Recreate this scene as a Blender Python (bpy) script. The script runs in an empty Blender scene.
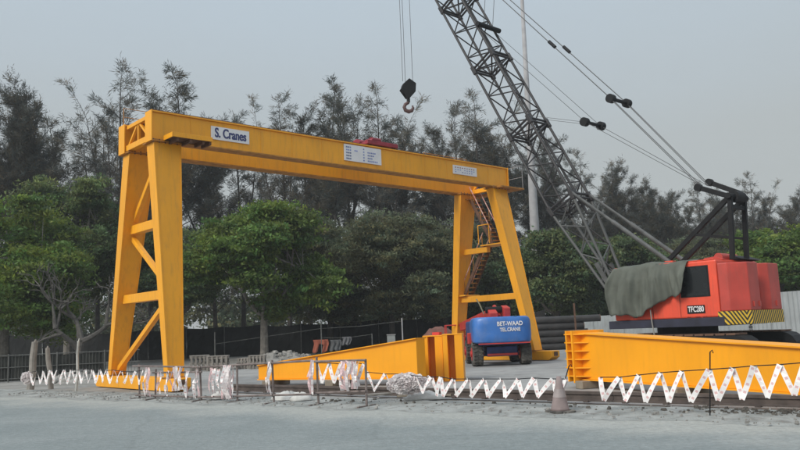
import bpy, math, random
import numpy as np
from mathutils import Vector, Matrix
random.seed(7); RNG = np.random.default_rng(11)
S = bpy.context.scene; COL = S.collection
R_ = math.radians

# ------------------------------------------------------------------ camera
F, PITCH, ROLL, CZ = 767.0, .134, .042, 1.65
_cp, _sp = math.cos(PITCH), math.sin(PITCH)
FW = np.array([0, _cp, _sp]); _u0 = np.array([0, -_sp, _cp]); _r0 = np.array([1., 0, 0])
CR_ = math.cos(ROLL)*_r0 - math.sin(ROLL)*_u0
CU_ = math.sin(ROLL)*_r0 + math.cos(ROLL)*_u0
CO = np.array([0, 0, CZ])
cd = bpy.data.cameras.new('camera'); cam = bpy.data.objects.new('camera', cd); COL.objects.link(cam)
cd.sensor_width = 36; cd.lens = 36*F/800; cd.clip_end = 3000; cd.clip_start = .1
M = Matrix(((CR_[0], CU_[0], -FW[0], 0), (CR_[1], CU_[1], -FW[1], 0), (CR_[2], CU_[2], -FW[2], CZ), (0, 0, 0, 1)))
cam.matrix_world = M
S.camera = cam

# ------------------------------------------------------------------ sky, sun, exposure
SUN_EL, SUN_AZ = R_(38), R_(228)          # azimuth clockwise from +Y: behind and to the left of the camera
w = bpy.data.worlds.new('World'); S.world = w; w.use_nodes = True
nt = w.node_tree; nt.nodes.clear()
out = nt.nodes.new('ShaderNodeOutputWorld')
sky = nt.nodes.new('ShaderNodeTexSky'); sky.sky_type = 'NISHITA'; sky.sun_disc = False
sky.sun_elevation = SUN_EL; sky.sun_rotation = SUN_AZ; sky.dust_density = 4; sky.air_density = 1.5
bg1 = nt.nodes.new('ShaderNodeBackground'); bg1.inputs[1].default_value = .05
nt.links.new(sky.outputs[0], bg1.inputs[0])
tc = nt.nodes.new('ShaderNodeTexCoord'); sx = nt.nodes.new('ShaderNodeSeparateXYZ')
nt.links.new(tc.outputs['Generated'], sx.inputs[0])
ns = nt.nodes.new('ShaderNodeTexNoise'); ns.inputs['Scale'].default_value = 2.2; ns.inputs['Detail'].default_value = 3
mp = nt.nodes.new('ShaderNodeMapping'); mp.inputs['Scale'].default_value = (1, 1, 3.5)
nt.links.new(tc.outputs['Generated'], mp.inputs[0]); nt.links.new(mp.outputs[0], ns.inputs['Vector'])
ma = nt.nodes.new('ShaderNodeMath'); ma.operation = 'MULTIPLY_ADD'; ma.inputs[1].default_value = .10; ma.inputs[2].default_value = -.05
nt.links.new(ns.outputs[0], ma.inputs[0])
ad = nt.nodes.new('ShaderNodeMath'); ad.operation = 'ADD'; nt.links.new(sx.outputs[2], ad.inputs[0]); nt.links.new(ma.outputs[0], ad.inputs[1])
cr = nt.nodes.new('ShaderNodeValToRGB')    # overcast: brighter towards the zenith, greyer towards the horizon
e = cr.color_ramp.elements
e[0].position = 0; e[0].color = (.34, .356, .35, 1)
e[1].position = 1; e[1].color = (.86, .93, 1.0, 1)
x = e.new(.22); x.color = (.362, .39, .396, 1)
x = e.new(.42); x.color = (.40, .468, .525, 1)
nt.links.new(ad.outputs[0], cr.inputs[0])
bg2 = nt.nodes.new('ShaderNodeBackground'); bg2.inputs[1].default_value = .735
nt.links.new(cr.outputs[0], bg2.inputs[0])
mx = nt.nodes.new('ShaderNodeMixShader'); mx.inputs[0].default_value = .9
nt.links.new(bg1.outputs[0], mx.inputs[1]); nt.links.new(bg2.outputs[0], mx.inputs[2]); nt.links.new(mx.outputs[0], out.inputs[0])
sd = bpy.data.lights.new('sun', 'SUN'); so = bpy.data.objects.new('sun', sd); COL.objects.link(so)
sd.energy = 1.5; sd.angle = R_(25); sd.color = (1, .95, .87)
dirv = Vector((math.sin(SUN_AZ)*math.cos(SUN_EL), math.cos(SUN_AZ)*math.cos(SUN_EL), math.sin(SUN_EL)))
so.rotation_euler = dirv.to_track_quat('Z', 'Y').to_euler()
S.view_settings.view_transform = 'Standard'; S.view_settings.look = 'None'
S.view_settings.gamma = 1; S.view_settings.use_curve_mapping = False
S.view_settings.exposure = .86
S.render.engine = 'CYCLES'

# ------------------------------------------------------------------ pixel -> place helpers
def ray(px, py): return FW + (px-400)/F*CR_ - (py-225)/F*CU_
def gnd(px, py, z=0.):
    d = ray(px, py); return CO + d*(z-CZ)/d[2]
def at(px, py, Y):
    d = ray(px, py); return CO + d*Y/d[1]
def onpl(px, py, P0, n):
    d = ray(px, py); return CO + d*(((np.array(P0)-CO)@n)/(d@n))
TH = .734
G = np.array([math.cos(TH), math.sin(TH), 0]); E = np.array([-math.sin(TH), math.cos(TH), 0]); K = np.array([0, 0, 1.])
C0 = np.array([-7.872, 24.136, 0])
def loc(P, o=None):
    d = np.array(P) - (C0 if o is None else o); return np.array([d@G, d@E, d[2]])

# ------------------------------------------------------------------ materials
MATS = {}
def mat(name, col, rough=.6, var=.12, scale=3., metal=0., col2=None, streak=0., bump=.0, bscale=40., dirt=None, dirt_amt=.0, spec=.5, trans=None, tint=False):
    if name in MATS: return MATS[name]
    m = bpy.data.materials.new(name); m.use_nodes = True; MATS[name] = m
    n = m.node_tree.nodes; l = m.node_tree.links; b = n['Principled BSDF']
    b.inputs['Roughness'].default_value = rough; b.inputs['Metallic'].default_value = metal
    b.inputs['Specular IOR Level'].default_value = spec
    t = n.new('ShaderNodeTexCoord')
    t1 = n.new('ShaderNodeTexNoise'); t1.inputs['Scale'].default_value = scale; t1.inputs['Detail'].default_value = 5
    l.new(t.outputs['Object'], t1.inputs['Vector'])
    r = n.new('ShaderNodeValToRGB')
    c = np.array(col[:3]); c2 = np.array(col2[:3]) if col2 else c*(1-2*var)
    r.color_ramp.elements[0].position = .3; r.color_ramp.elements[1].position = .72
    r.color_ramp.elements[0].color = (*np.clip(c2, 0, 1), 1); r.color_ramp.elements[1].color = (*np.clip(c*(1+var), 0, 1), 1)
    l.new(t1.outputs[0], r.inputs[0]); last = r.outputs[0]
    if dirt is not None:
        mp = n.new('ShaderNodeMapping'); mp.inputs['Scale'].default_value = (6, 6, .7) if streak else (1.3, 1.3, 1.3)
        l.new(t.outputs['Object'], mp.inputs[0])
        t2 = n.new('ShaderNodeTexNoise'); t2.inputs['Scale'].default_value = 1.6; t2.inputs['Detail'].default_value = 8; t2.inputs['Roughness'].default_value = .65
        l.new(mp.outputs[0], t2.inputs['Vector'])
        r2 = n.new('ShaderNodeValToRGB'); r2.color_ramp.elements[0].position = .5; r2.color_ramp.elements[1].position = .75
        r2.color_ramp.elements[0].color = (0, 0, 0, 1); r2.color_ramp.elements[1].color = (dirt_amt,)*3+(1,)
        l.new(t2.outputs[0], r2.inputs[0])
        mi = n.new('ShaderNodeMix'); mi.data_type = 'RGBA'
        l.new(r2.outputs[0], mi.inputs[0]); l.new(last, mi.inputs[6]); mi.inputs[7].default_value = (*dirt, 1)
        last = mi.outputs[2]
    if tint:
        at_ = n.new('ShaderNodeAttribute'); at_.attribute_name = 'tint'; vm = n.new('ShaderNodeVectorMath'); vm.operation = 'MULTIPLY'
        l.new(last, vm.inputs[0]); l.new(at_.outputs['Color'], vm.inputs[1]); last = vm.outputs[0]
    l.new(last, b.inputs['Base Color'])
    if bump:
        t3 = n.new('ShaderNodeTexNoise'); t3.inputs['Scale'].default_value = bscale; t3.inputs['Detail'].default_value = 6
        l.new(t.outputs['Object'], t3.inputs['Vector'])
        bp = n.new('ShaderNodeBump'); bp.inputs['Strength'].default_value = bump; bp.inputs['Distance'].default_value = .02
        l.new(t3.outputs[0], bp.inputs['Height']); l.new(bp.outputs[0], b.inputs['Normal'])
    if trans:
        tr = n.new('ShaderNodeBsdfTranslucent'); l.new(last, tr.inputs[0])
        ms = n.new('ShaderNodeMixShader'); ms.inputs[0].default_value = trans
        o = n['Material Output']; l.new(b.outputs[0], ms.inputs[1]); l.new(tr.outputs[0], ms.inputs[2]); l.new(ms.outputs[0], o.inputs[0])
    return m
yel = mat('gantry_yellow_paint', (.87, .385, .014), .45, .05, .8, dirt=(.45, .22, .04), dirt_amt=.45, streak=1, bump=.05, bscale=3)
yel2 = mat('fresh_yellow_paint', (.90, .37, .006), .42, .05, .7, dirt=(.70, .30, .015), dirt_amt=.35, streak=1, bump=.04, bscale=3)
yeld = mat('rusty_and_shaded_yellow_steel', (.42, .19, .035), .7, .2, 4)  # rusty yellow; on the girder bottom flanges it stands in for underside shade
rust_and_shade = mat('rust_and_shade_steel', (.13, .07, .045), .85, .2, 6, bump=.3)  # rust on bare steel; also paints the shade under the service platform
white = mat('white_paint', (.75, .75, .76), .5, .05, 2)
navy = mat('sign_navy_ink', (.04, .05, .16), .6, .05)
inkb = mat('sign_blue_ink', (.22, .28, .55), .6, .2)
redp = mat('red_machine_paint', (.76, .085, .042), .42, .08, 1.2, dirt=(.33, .08, .05), dirt_amt=.55, streak=1, bump=.05, bscale=4)
redcw = mat('counterweight_red_paint', (.46, .055, .04), .5, .12, 1.5, dirt=(.30, .06, .045), dirt_amt=.6, streak=1, bump=.12, bscale=5)
redt = mat('trolley_red_paint', (.27, .025, .045), .5, .15, 3)
dark = mat('black_steel', (.012, .013, .015), .65, .2, 5, spec=.25)
dsteel = mat('dark_boom_steel', (.026, .025, .028), .6, .25, 3)
gsteel = mat('grey_boom_steel', (.085, .09, .09), .6, .2, 3)
cable = mat('wire_rope', (.10, .105, .11), .6, .1)
tarp = mat('grey_green_canvas', (.098, .11, .092), .8, .12, 2.2, bump=.25, bscale=14, dirt=(.13, .135, .115), dirt_amt=.3)
glassd = mat('dark_window_glass', (.012, .015, .017), .18, .1)
blue = mat('lift_blue_paint', (.045, .17, .50), .38, .12, 1.5, dirt=(.25, .28, .36), dirt_amt=.35, bump=.05, bscale=4)
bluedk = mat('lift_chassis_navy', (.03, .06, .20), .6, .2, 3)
redl = mat('lift_red_paint', (.52, .045, .04), .45, .12, 2)
rub = mat('tyre_rubber', (.075, .072, .066), .9, .25, 6, dirt=(.27, .25, .22), dirt_amt=.9, bump=.4, bscale=20)
pipem = mat('pipe_dark_steel', (.035, .033, .033), .6, .2, 2, dirt=(.08, .06, .05), dirt_amt=.5)
concp = mat('pole_concrete', (.34, .34, .35), .85, .1, 2, bump=.2)
sheet = mat('galvanised_sheet', (.33, .36, .37), .45, .1, 1.2, dirt=(.22, .22, .21), dirt_amt=.6, streak=1)
netm = mat('black_shade_net', (.012, .014, .014), .95, .3, 1.2)
wirem = mat('fence_grey_wire', (.11, .115, .11), .8, .2, 4)
wood = mat('weathered_wood', (.27, .23, .18), .9, .18, 4, bump=.4)
woodp = mat('pale_wood', (.27, .25, .225), .9, .15, 4, bump=.3)
bark = mat('bark_grey', (.20, .185, .165), .95, .25, 4, bump=.6, bscale=12)
barkd = mat('bark_dark', (.055, .048, .042), .95, .25, 3, bump=.5, bscale=12)
barkp = mat('bark_pale', (.085, .08, .073), .95, .25, 4, bump=.6, bscale=12)
scaf = mat('scaffold_rusty_pipe', (.19, .155, .145), .75, .25, 5)
tapeplain = mat('crumpled_white_tape', (.86, .84, .84), .5, .02, 6, col2=(.84, .78, .78), trans=.4)
tapepink = mat('faded_pink_tape', (.80, .64, .65), .55, .06, 8, col2=(.76, .52, .53), trans=.25)
sack = mat('dusty_white_sack', (.58, .58, .56), .85, .12, 4, bump=.5)
stone = mat('rubble_grey', (.27, .265, .25), .95, .25, 5, bump=.5)
conef = mat('faded_cone', (.25, .20, .195), .8, .12, 5)
leaf_a = mat('leaf_mid_green', (.108, .172, .036), .55, .4, .55, col2=(.060, .105, .028), trans=0.45, spec=.3, tint=True)
leaf_b = mat('leaf_dull_green', (.110, .128, .070), .6, .35, .5, col2=(.066, .080, .048), trans=0.4, spec=.3, tint=True)
leaf_c = mat('leaf_bright_green', (.122, .190, .036), .55, .4, .6, col2=(.066, .110, .030), trans=0.45, spec=.3, tint=True)
leaf_e = mat('leaf_olive_green', (.100, .145, .052), .55, .4, .5, col2=(.058, .090, .038), trans=.45, spec=.3, tint=True)
leaf_d = mat('leaf_deep_green', (.085, .122, .050), .55, .35, .5, col2=(.048, .074, .034), trans=0.4, spec=.3, tint=True)
needle = mat('needle_grey_green', (.090, .095, .080), .8, .35, .25, col2=(.052, .056, .050), trans=0.3, spec=.2, tint=True)
needle2 = mat('needle_pale_grey', (.125, .128, .112), .8, .35, .25, col2=(.076, .080, .072), trans=0.3, spec=.2, tint=True)

# ------------------------------------------------------------------ mesh helpers
class MB:
    def __init__(s): s.v = []; s.f = []
    def add(s, vs, fs):
        k = len(s.v); s.v += [tuple(map(float, p)) for p in vs]; s.f += [tuple(i+k for i in q) for q in fs]; return s
    def hexa(s, p):   # 4 bottom ccw, 4 top ccw
        return s.add(p, [(3, 2, 1, 0), (4, 5, 6, 7), (0, 1, 5, 4), (1, 2, 6, 5), (2, 3, 7, 6), (3, 0, 4, 7)])
    def box(s, x0, x1, y0, y1, z0, z1):
        return s.hexa([(x0, y0, z0), (x1, y0, z0), (x1, y1, z0), (x0, y1, z0), (x0, y0, z1), (x1, y0, z1), (x1, y1, z1), (x0, y1, z1)])
    def beam(s, p0, p1, w, h, up=(0, 0, 1)):
        a = np.array(p0, float); b = np.array(p1, float); d = (b-a)/np.linalg.norm(b-a); u = np.array(up, float)
        if abs(d@u) > .97: u = np.array([1., 0, 0]) if abs(d[0]) < .9 else np.array([0, 1., 0])
        sd_ = np.cross(d, u); sd_ /= np.linalg.norm(sd_); u = np.cross(sd_, d)
        q = [(-1, -1), (1, -1), (1, 1), (-1, 1)]
        A = [a+sd_*w/2*i+u*h/2*j for i, j in q]; B = [b+sd_*w/2*i+u*h/2*j for i, j in q]
        return s.add(A+B, [(0, 1, 2, 3), (7, 6, 5, 4), (4, 5, 1, 0), (5, 6, 2, 1), (6, 7, 3, 2), (7, 4, 0, 3)])
    def tube(s, pts, r, n=8, r2=None, cap=True):
        pts = [np.array(p, float) for p in pts]; m = len(pts)
        rs = np.linspace(r, r if r2 is None else r2, m) if np.isscalar(r) else r
        prev = None; k = len(s.v)
        for i, p in enumerate(pts):
            d = pts[min(i+1, m-1)] - pts[max(i-1, 0)]; d = d/(np.linalg.norm(d)+1e-9)
            if prev is None:
                u = np.array([0, 0, 1.]) if abs(d[2]) < .9 else np.array([1., 0, 0])
            else: u = prev
            u = u - d*(u@d); u /= np.linalg.norm(u)+1e-9; prev = u; v = np.cross(d, u)
            for j in range(n):
                a = 2*math.pi*j/n; q = p + rs[i]*(math.cos(a)*u+math.sin(a)*v); s.v.append(tuple(q))
        for i in range(m-1):
            for j in range(n):
                s.f.append((k+i*n+j, k+i*n+(j+1) % n, k+(i+1)*n+(j+1) % n, k+(i+1)*n+j))
        if cap:
            s.f.append(tuple(k+j for j in reversed(range(n)))); s.f.append(tuple(k+(m-1)*n+j for j in range(n)))
        return s
    def prism(s, poly, h, ax=2, o=0.):   # poly of 2D points extruded along axis ax from o to o+h
        n = len(poly)
        def P(a, b, c): return [(c, a, b), (a, c, b), (a, b, c)][ax]
        vs = [P(a, b, o) for a, b in poly]+[P(a, b, o+h) for a, b in poly]
        return s.add(vs, [tuple(reversed(range(n))), tuple(range(n, 2*n))]+[(i, (i+1) % n, n+(i+1) % n, n+i) for i in range(n)])
    def mesh(s, name):
        me = bpy.data.meshes.new(name); me.from_pydata(s.v, [], s.f); me.update(); return me

def fixn(me):
    import bmesh
    bm = bmesh.new(); bm.from_mesh(me); bmesh.ops.recalc_face_normals(bm, faces=bm.faces); bm.to_mesh(me); bm.free()
def obj(name, mb, m, parent=None, smooth=False, bev=0., fix=True):
    me = mb.mesh(name) if isinstance(mb, MB) else mb
    if fix and isinstance(mb, MB): fixn(me)
    if m and not me.materials: me.materials.append(m)
    if smooth: me.polygons.foreach_set('use_smooth', [True]*len(me.polygons))
    o = bpy.data.objects.new(name, me); COL.objects.link(o)
    if parent is not None: o.parent = parent
    if bev:
        b = o.modifiers.new('b', 'BEVEL'); b.width = bev; b.segments = 2; b.limit_method = 'ANGLE'
    return o
def tag(o, label, cat, group=None, kind=None):
    o['label'] = label; o['category'] = cat
    if group: o['group'] = group
    if kind: o['kind'] = kind
    return o
def struct(name, mb, m, kind='structure'):
    o = obj(name, mb, m); o['kind'] = kind; return o
def thing(name, label, cat, at_=(0, 0, 0), rz=0., group=None):
    o = bpy.data.objects.new(name, None); COL.objects.link(o); o.location = at_; o.rotation_euler = (0, 0, rz)
    o.empty_display_size = .3; return tag(o, label, cat, group)
def text(name, s, size, m, parent, origin, xdir, nrm, bold=.0, sx=1.):
    """flat lettering: origin = centre, xdir = reading direction, nrm = facing direction"""
    c = bpy.data.curves.new(name, 'FONT'); c.body = s; c.size = size; c.align_x = 'CENTER'; c.align_y = 'CENTER'; c.offset = bold*.35; c.extrude = .004
    t = bpy.data.objects.new(name, c); COL.objects.link(t)
    dg = bpy.context.evaluated_depsgraph_get(); me = bpy.data.meshes.new_from_object(t.evaluated_get(dg)); bpy.data.objects.remove(t)
    X = Vector(xdir).normalized(); N = Vector(nrm).normalized(); Y = N.cross(X)
    mt = Matrix(((X[0]*sx, Y[0], N[0], origin[0]), (X[1]*sx, Y[1], N[1], origin[1]), (X[2]*sx, Y[2], N[2], origin[2]), (0, 0, 0, 1)))
    me.transform(mt); me.materials.clear(); me.materials.append(m)
    return obj(name, me, None, parent)
BARS = {}
def bar(name, p0, p1, r, m, parent, n=6):
    """one round bar; alike bars share one unit mesh"""
    key = (name, m.name, n)
    if key not in BARS:
        me = MB().tube([(0, 0, 0), (0, 0, 1)], 1, n).mesh(name); fixn(me); me.materials.append(m); BARS[key] = me
    a = Vector(p0); b = Vector(p1); d = b-a
    o = bpy.data.objects.new(name, BARS[key]); COL.objects.link(o); o.parent = parent
    o.location = a; o.rotation_euler = d.to_track_quat('Z', 'Y').to_euler(); o.scale = (r, r, d.length)
    return o
# ------------------------------------------------------------------ ground, road, verge
def ground_mat(name, c1, c2, c3, s1, s2, rough=.9, bump=.3, stretch=None):
    m = bpy.data.materials.new(name); m.use_nodes = True; n = m.node_tree.nodes; l = m.node_tree.links; b = n['Principled BSDF']
    b.inputs['Roughness'].default_value = rough; b.inputs['Specular IOR Level'].default_value = .25
    t = n.new('ShaderNodeTexCoord'); vec = t.outputs['Object']
    if stretch:
        mp = n.new('ShaderNodeMapping'); mp.inputs['Rotation'].default_value = (0, 0, stretch[0]); mp.inputs['Scale'].default_value = (stretch[1], stretch[2], 1)
        l.new(vec, mp.inputs[0]); vec2 = mp.outputs[0]
    else: vec2 = vec
    a = n.new('ShaderNodeTexNoise'); a.inputs['Scale'].default_value = s1; a.inputs['Detail'].default_value = 6; l.new(vec2, a.inputs['Vector'])
    d = n.new('ShaderNodeTexNoise'); d.inputs['Scale'].default_value = s2; d.inputs['Detail'].default_value = 4; l.new(vec, d.inputs['Vector'])
    r = n.new('ShaderNodeValToRGB'); r.color_ramp.elements[0].position = .35; r.color_ramp.elements[1].position = .68
    r.color_ramp.elements[0].color = (*c1, 1); r.color_ramp.elements[1].color = (*c2, 1); l.new(a.outputs[0], r.inputs[0])
    r2 = n.new('ShaderNodeValToRGB'); r2.color_ramp.elements[0].position = .52; r2.color_ramp.elements[1].position = .7
    r2.color_ramp.elements[0].color = (0, 0, 0, 1); r2.color_ramp.elements[1].color = (.7, .7, .7, 1); l.new(d.outputs[0], r2.inputs[0])
    mi = n.new('ShaderNodeMix'); mi.data_type = 'RGBA'; l.new(r2.outputs[0], mi.inputs[0]); l.new(r.outputs[0], mi.inputs[6]); mi.inputs[7].default_value = (*c3, 1)
    l.new(mi.outputs[2], b.inputs['Base Color'])
    f = n.new('ShaderNodeTexNoise'); f.inputs['Scale'].default_value = 30; f.inputs['Detail'].default_value = 6; l.new(vec, f.inputs['Vector'])
    bp = n.new('ShaderNodeBump'); bp.inputs['Strength'].default_value = bump; bp.inputs['Distance'].default_value = .03; l.new(f.outputs[0], bp.inputs['Height']); l.new(bp.outputs[0], b.inputs['Normal'])
    return m
soil = ground_mat('site_soil', (.20, .195, .18), (.30, .295, .28), (.15, .14, .12), .5, 2.5)
RD = np.array([.804, -.595, 0]); RN = np.array([.595, .804, 0])      # along the road edge, away from the camera
ang = math.atan2(RD[1], RD[0])
def dusty(m):
    n = m.node_tree.nodes; l = m.node_tree.links; b = n['Principled BSDF']; src = b.inputs['Base Color'].links[0].from_socket
    t = n.new('ShaderNodeTexCoord'); d = n.new('ShaderNodeVectorMath'); d.operation = 'DOT_PRODUCT'; d.inputs[1].default_value = tuple(RN); l.new(t.outputs['Object'], d.inputs[0])
    z = n.new('ShaderNodeTexNoise'); z.inputs['Scale'].default_value = .8; z.inputs['Detail'].default_value = 7; l.new(t.outputs['Object'], z.inputs['Vector'])
    a = n.new('ShaderNodeMath'); a.operation = 'MULTIPLY_ADD'; a.inputs[1].default_value = 3.0; l.new(z.outputs[0], a.inputs[0]); l.new(d.outputs['Value'], a.inputs[2])
    r = n.new('ShaderNodeMapRange'); r.inputs[1].default_value = 11.9; r.inputs[2].default_value = 13.4; r.inputs[4].default_value = .8; l.new(a.outputs[0], r.inputs[0])
    mi = n.new('ShaderNodeMix'); mi.data_type = 'RGBA'; l.new(r.outputs[0], mi.inputs[0]); l.new(src, mi.inputs[6]); mi.inputs[7].default_value = (.36, .372, .352, 1); l.new(mi.outputs[2], b.inputs['Base Color']); return m
def gritty(m):
    n = m.node_tree.nodes; l = m.node_tree.links; b = n['Principled BSDF']; src = b.inputs['Base Color'].links[0].from_socket
    t = n.new('ShaderNodeTexCoord'); a = n.new('ShaderNodeTexNoise'); a.inputs['Scale'].default_value = 9; a.inputs['Detail'].default_value = 9; a.inputs['Roughness'].default_value = .8; l.new(t.outputs['Object'], a.inputs['Vector'])
    r = n.new('ShaderNodeMapRange'); r.inputs[1].default_value = .3; r.inputs[2].default_value = .7; r.inputs[3].default_value = .72; r.inputs[4].default_value = 1.22; l.new(a.outputs[0], r.inputs[0])
    v = n.new('ShaderNodeTexVoronoi'); v.feature = 'DISTANCE_TO_EDGE'; v.inputs['Scale'].default_value = .22; nz = n.new('ShaderNodeTexNoise'); nz.inputs['Scale'].default_value = 1.2; nz.inputs['Detail'].default_value = 5
    l.new(t.outputs['Object'], nz.inputs['Vector']); mxv = n.new('ShaderNodeMix'); mxv.data_type = 'VECTOR'; mxv.inputs[0].default_value = .35; l.new(t.outputs['Object'], mxv.inputs[4]); l.new(nz.outputs['Color'], mxv.inputs[5]); l.new(mxv.outputs[1], v.inputs['Vector'])
    c = n.new('ShaderNodeMapRange'); c.inputs[1].default_value = .0; c.inputs[2].default_value = .008; c.inputs[3].default_value = .9; c.inputs[4].default_value = 1; l.new(v.outputs['Distance'], c.inputs[0])
    mu = n.new('ShaderNodeMath'); mu.operation = 'MULTIPLY'; l.new(r.outputs[0], mu.inputs[0]); l.new(c.outputs[0], mu.inputs[1])
    vm = n.new('ShaderNodeVectorMath'); vm.operation = 'SCALE'; l.new(src, vm.inputs[0]); l.new(mu.outputs[0], vm.inputs['Scale']); l.new(vm.outputs[0], b.inputs['Base Color']); return m
asph = ground_mat('dusty_asphalt', (.205, .235, .238), (.240, .268, .270), (.185, .214, .218), .9, .55, .85, .5, (-ang, .22, 1.0))
vergem = ground_mat('crumbled_concrete', (.22, .235, .228), (.36, .375, .365), (.15, .145, .135), 1.8, 3.5, .95, .8)
struct('ground', MB().box(-700, 700, -120, 900, -.5, 0), soil)
def rdp(s, o, z): return tuple(RD*s + RN*o + K*z)
def strip(o0, o1, z, s0=-120, s1=60, jag0=0., jag1=0., step=.35):
    mb = MB(); ss = np.concatenate([[s0], np.arange(-30, 12, step), [s1]]); q = []
    for s in ss:
        q.append((rdp(s, o0+random.uniform(-jag0, jag0), z), rdp(s, o1+random.uniform(-jag1, jag1), z)))
    vs = [p for a in q for p in a]; mb.add(vs, [(2*i, 2*i+2, 2*i+3, 2*i+1) for i in range(len(q)-1)]); return mb
struct('road', strip(-9, 12.72, .012), gritty(dusty(asph)))
# crumbled concrete verge: a low uneven slab between road and crane rail
def verge():
    mb = MB(); ss = np.arange(-34, 9, .22); os_ = [12.45, 12.62, 12.95, 13.5, 14.1, 14.6]
    rows = []
    for s in ss:
        j = .13*math.sin(s*1.3)+.1*math.sin(s*3.1+1)
        row = []
        for i, o in enumerate(os_):
            z = [.014, .026, .04, .05, .05, .004][i] + (random.uniform(-.014, .016) if 0 < i < 5 else 0)
            row.append(rdp(s, o + (j+random.uniform(-.07, .07) if i < 2 else random.uniform(-.05, .05)), z))
        rows.append(row)
    n = len(os_); mb.add([p for r in rows for p in r], [(i*n+k, (i+1)*n+k, (i+1)*n+k+1, i*n+k+1) for i in range(len(rows)-1) for k in range(n-1)])
    return mb
struct('verge', verge(), vergem)
# concrete apron inside the yard
apron = ground_mat('yard_concrete', (.26, .265, .265), (.34, .345, .34), (.20, .195, .185), .7, 1.6, .9, .3)
pa = [gnd(150, 399)[:2], gnd(860, 413)[:2], (30, 24), (34, 52), (-2, 60), (-12, 34)]
struct('yard_slab', MB().add([(p[0], p[1], .006) for p in pa], [tuple(range(len(pa)))]), apron)

# loose stones and rubble along the verge: nobody could count them
def stones(n, area, zr, size):
    mb = MB()
    for _ in range(n):
        x, y, z = area(); s = random.uniform(*size)*random.choice([.5, .7, 1, 1.3]); h = s*random.uniform(.4, .8)
        a = random.random()*6.28; k = random.choice([4, 5, 6])
        lo = [(x+s*random.uniform(.7, 1.1)*math.cos(a+6.28*i/k), y+s*random.uniform(.7, 1.1)*math.sin(a+6.28*i/k), z-.01) for i in range(k)]
        hi = [(x+.6*s*random.uniform(.6, 1.2)*math.cos(a+6.28*i/k), y+.6*s*random.uniform(.6, 1.2)*math.sin(a+6.28*i/k), z+h*random.uniform(.7, 1.1)) for i in range(k)]
        mb.add(lo+hi, [tuple(range(k, 2*k))]+[(i, (i+1) % k, k+(i+1) % k, k+i) for i in range(k)])
    return mb
def varea():
    s = random.uniform(-26, 9); o = random.gauss(13.3, .55); return (*rdp(s, min(max(o, 12.4), 15), 0)[:2], .05)
o = tag(obj('loose_rubble', stones(1300, varea, 0, (.010, .036)), stone), 'loose grey stones and concrete crumbs along the road edge', 'rubble', kind='stuff')

def varea2():
    s = random.choice([random.gauss(-2.5, 1.0), random.gauss(1.2, .8), random.gauss(4.5, .7), random.uniform(-20, 6)]); o = random.gauss(13.75, .22); return (*rdp(s, o, 0)[:2], .055)
tag(obj('soil_clods', stones(700, varea2, 0, (.02, .06)), mat('dark_soil', (.10, .092, .08), .95, .25, 5, bump=.4)), 'dark soil clods scattered along the runway rail', 'soil', kind='stuff')

# ------------------------------------------------------------------ gantry crane
H, L, W, HG = 9.0, 17.64, 2.65, .95
gc = thing('gantry_crane', 'large yellow double girder gantry crane standing over the yard', 'gantry crane', tuple(C0), TH)
GW = .46
def girder(y0):
    mb = MB()
    g = obj('girder', mb.box(0, L, y0+.06, y0+GW-.06, H-HG+.03, H-.03), yel, gc, bev=.01)
    obj('top_flange', MB().box(-.02, L+.02, y0, y0+GW, H-.028, H+.02), yel, g, bev=.006)
    obj('bottom_flange', MB().box(.0, L, y0, y0+GW, H-HG-.02, H-HG+.028), yeld, g, bev=.006)  # underside shade painted in with the darker yellow
    obj('trolley_rail', MB().box(.1, L-.1, y0+GW/2-.045, y0+GW/2+.045, H+.022, H+.10), rust_and_shade, g)
    clip = MB().box(-.06, .06, -.12, .12, 0, .05).mesh('rail_clip'); clip.materials.append(rust_and_shade)
    for k in range(30):
        c = bpy.data.objects.new('rail_clip', clip); COL.objects.link(c); c.parent = g; c.location = (.35+k*.58, y0+GW/2, H+.022)
    for k in range(1, 13):
        obj('stiffener_weld', MB().box(k*L/13-.005, k*L/13+.005, y0+.052, y0+.058, H-HG+.05, H-.05), yel, g)
    return g
gn = girder(0.); gf = girder(W-GW)
# end ties with truss panels
for xe, nm in ((.12, 0), (L-.12, 1)):
    t = obj('end_tie', MB().box(xe-.10, xe+.10, GW+.01, W-GW-.01, H-HG+.02, H-HG+.22), yel, gc, bev=.01)
    obj('top_chord', MB().box(xe-.08, xe+.08, GW+.01, W-GW-.01, H-.16, H-.03), yel, t, bev=.01)
    ym = W/2
    for p0, p1 in (((xe, GW+.05, H-HG+.2), (xe, ym-.1, H-.14)), ((xe, W-GW-.05, H-HG+.2), (xe, ym+.1, H-.14)), ((xe, ym, H-HG+.2), (xe, ym, H-.15))):
        obj('truss_bar', MB().beam(p0, p1, .08, .08), yel, t)
    obj('end_plate', MB().box(xe-.165 if nm == 0 else xe+.125, xe-.125 if nm == 0 else xe+.165, -.02, GW+.02, H-HG-.04, H+.03), yel, t, bev=.006)
    obj('end_plate', MB().box(xe-.165 if nm == 0 else xe+.125, xe-.125 if nm == 0 else xe+.165, W-GW-.02, W+.02, H-HG-.04, H+.03), yel, t, bev=.006)
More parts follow.
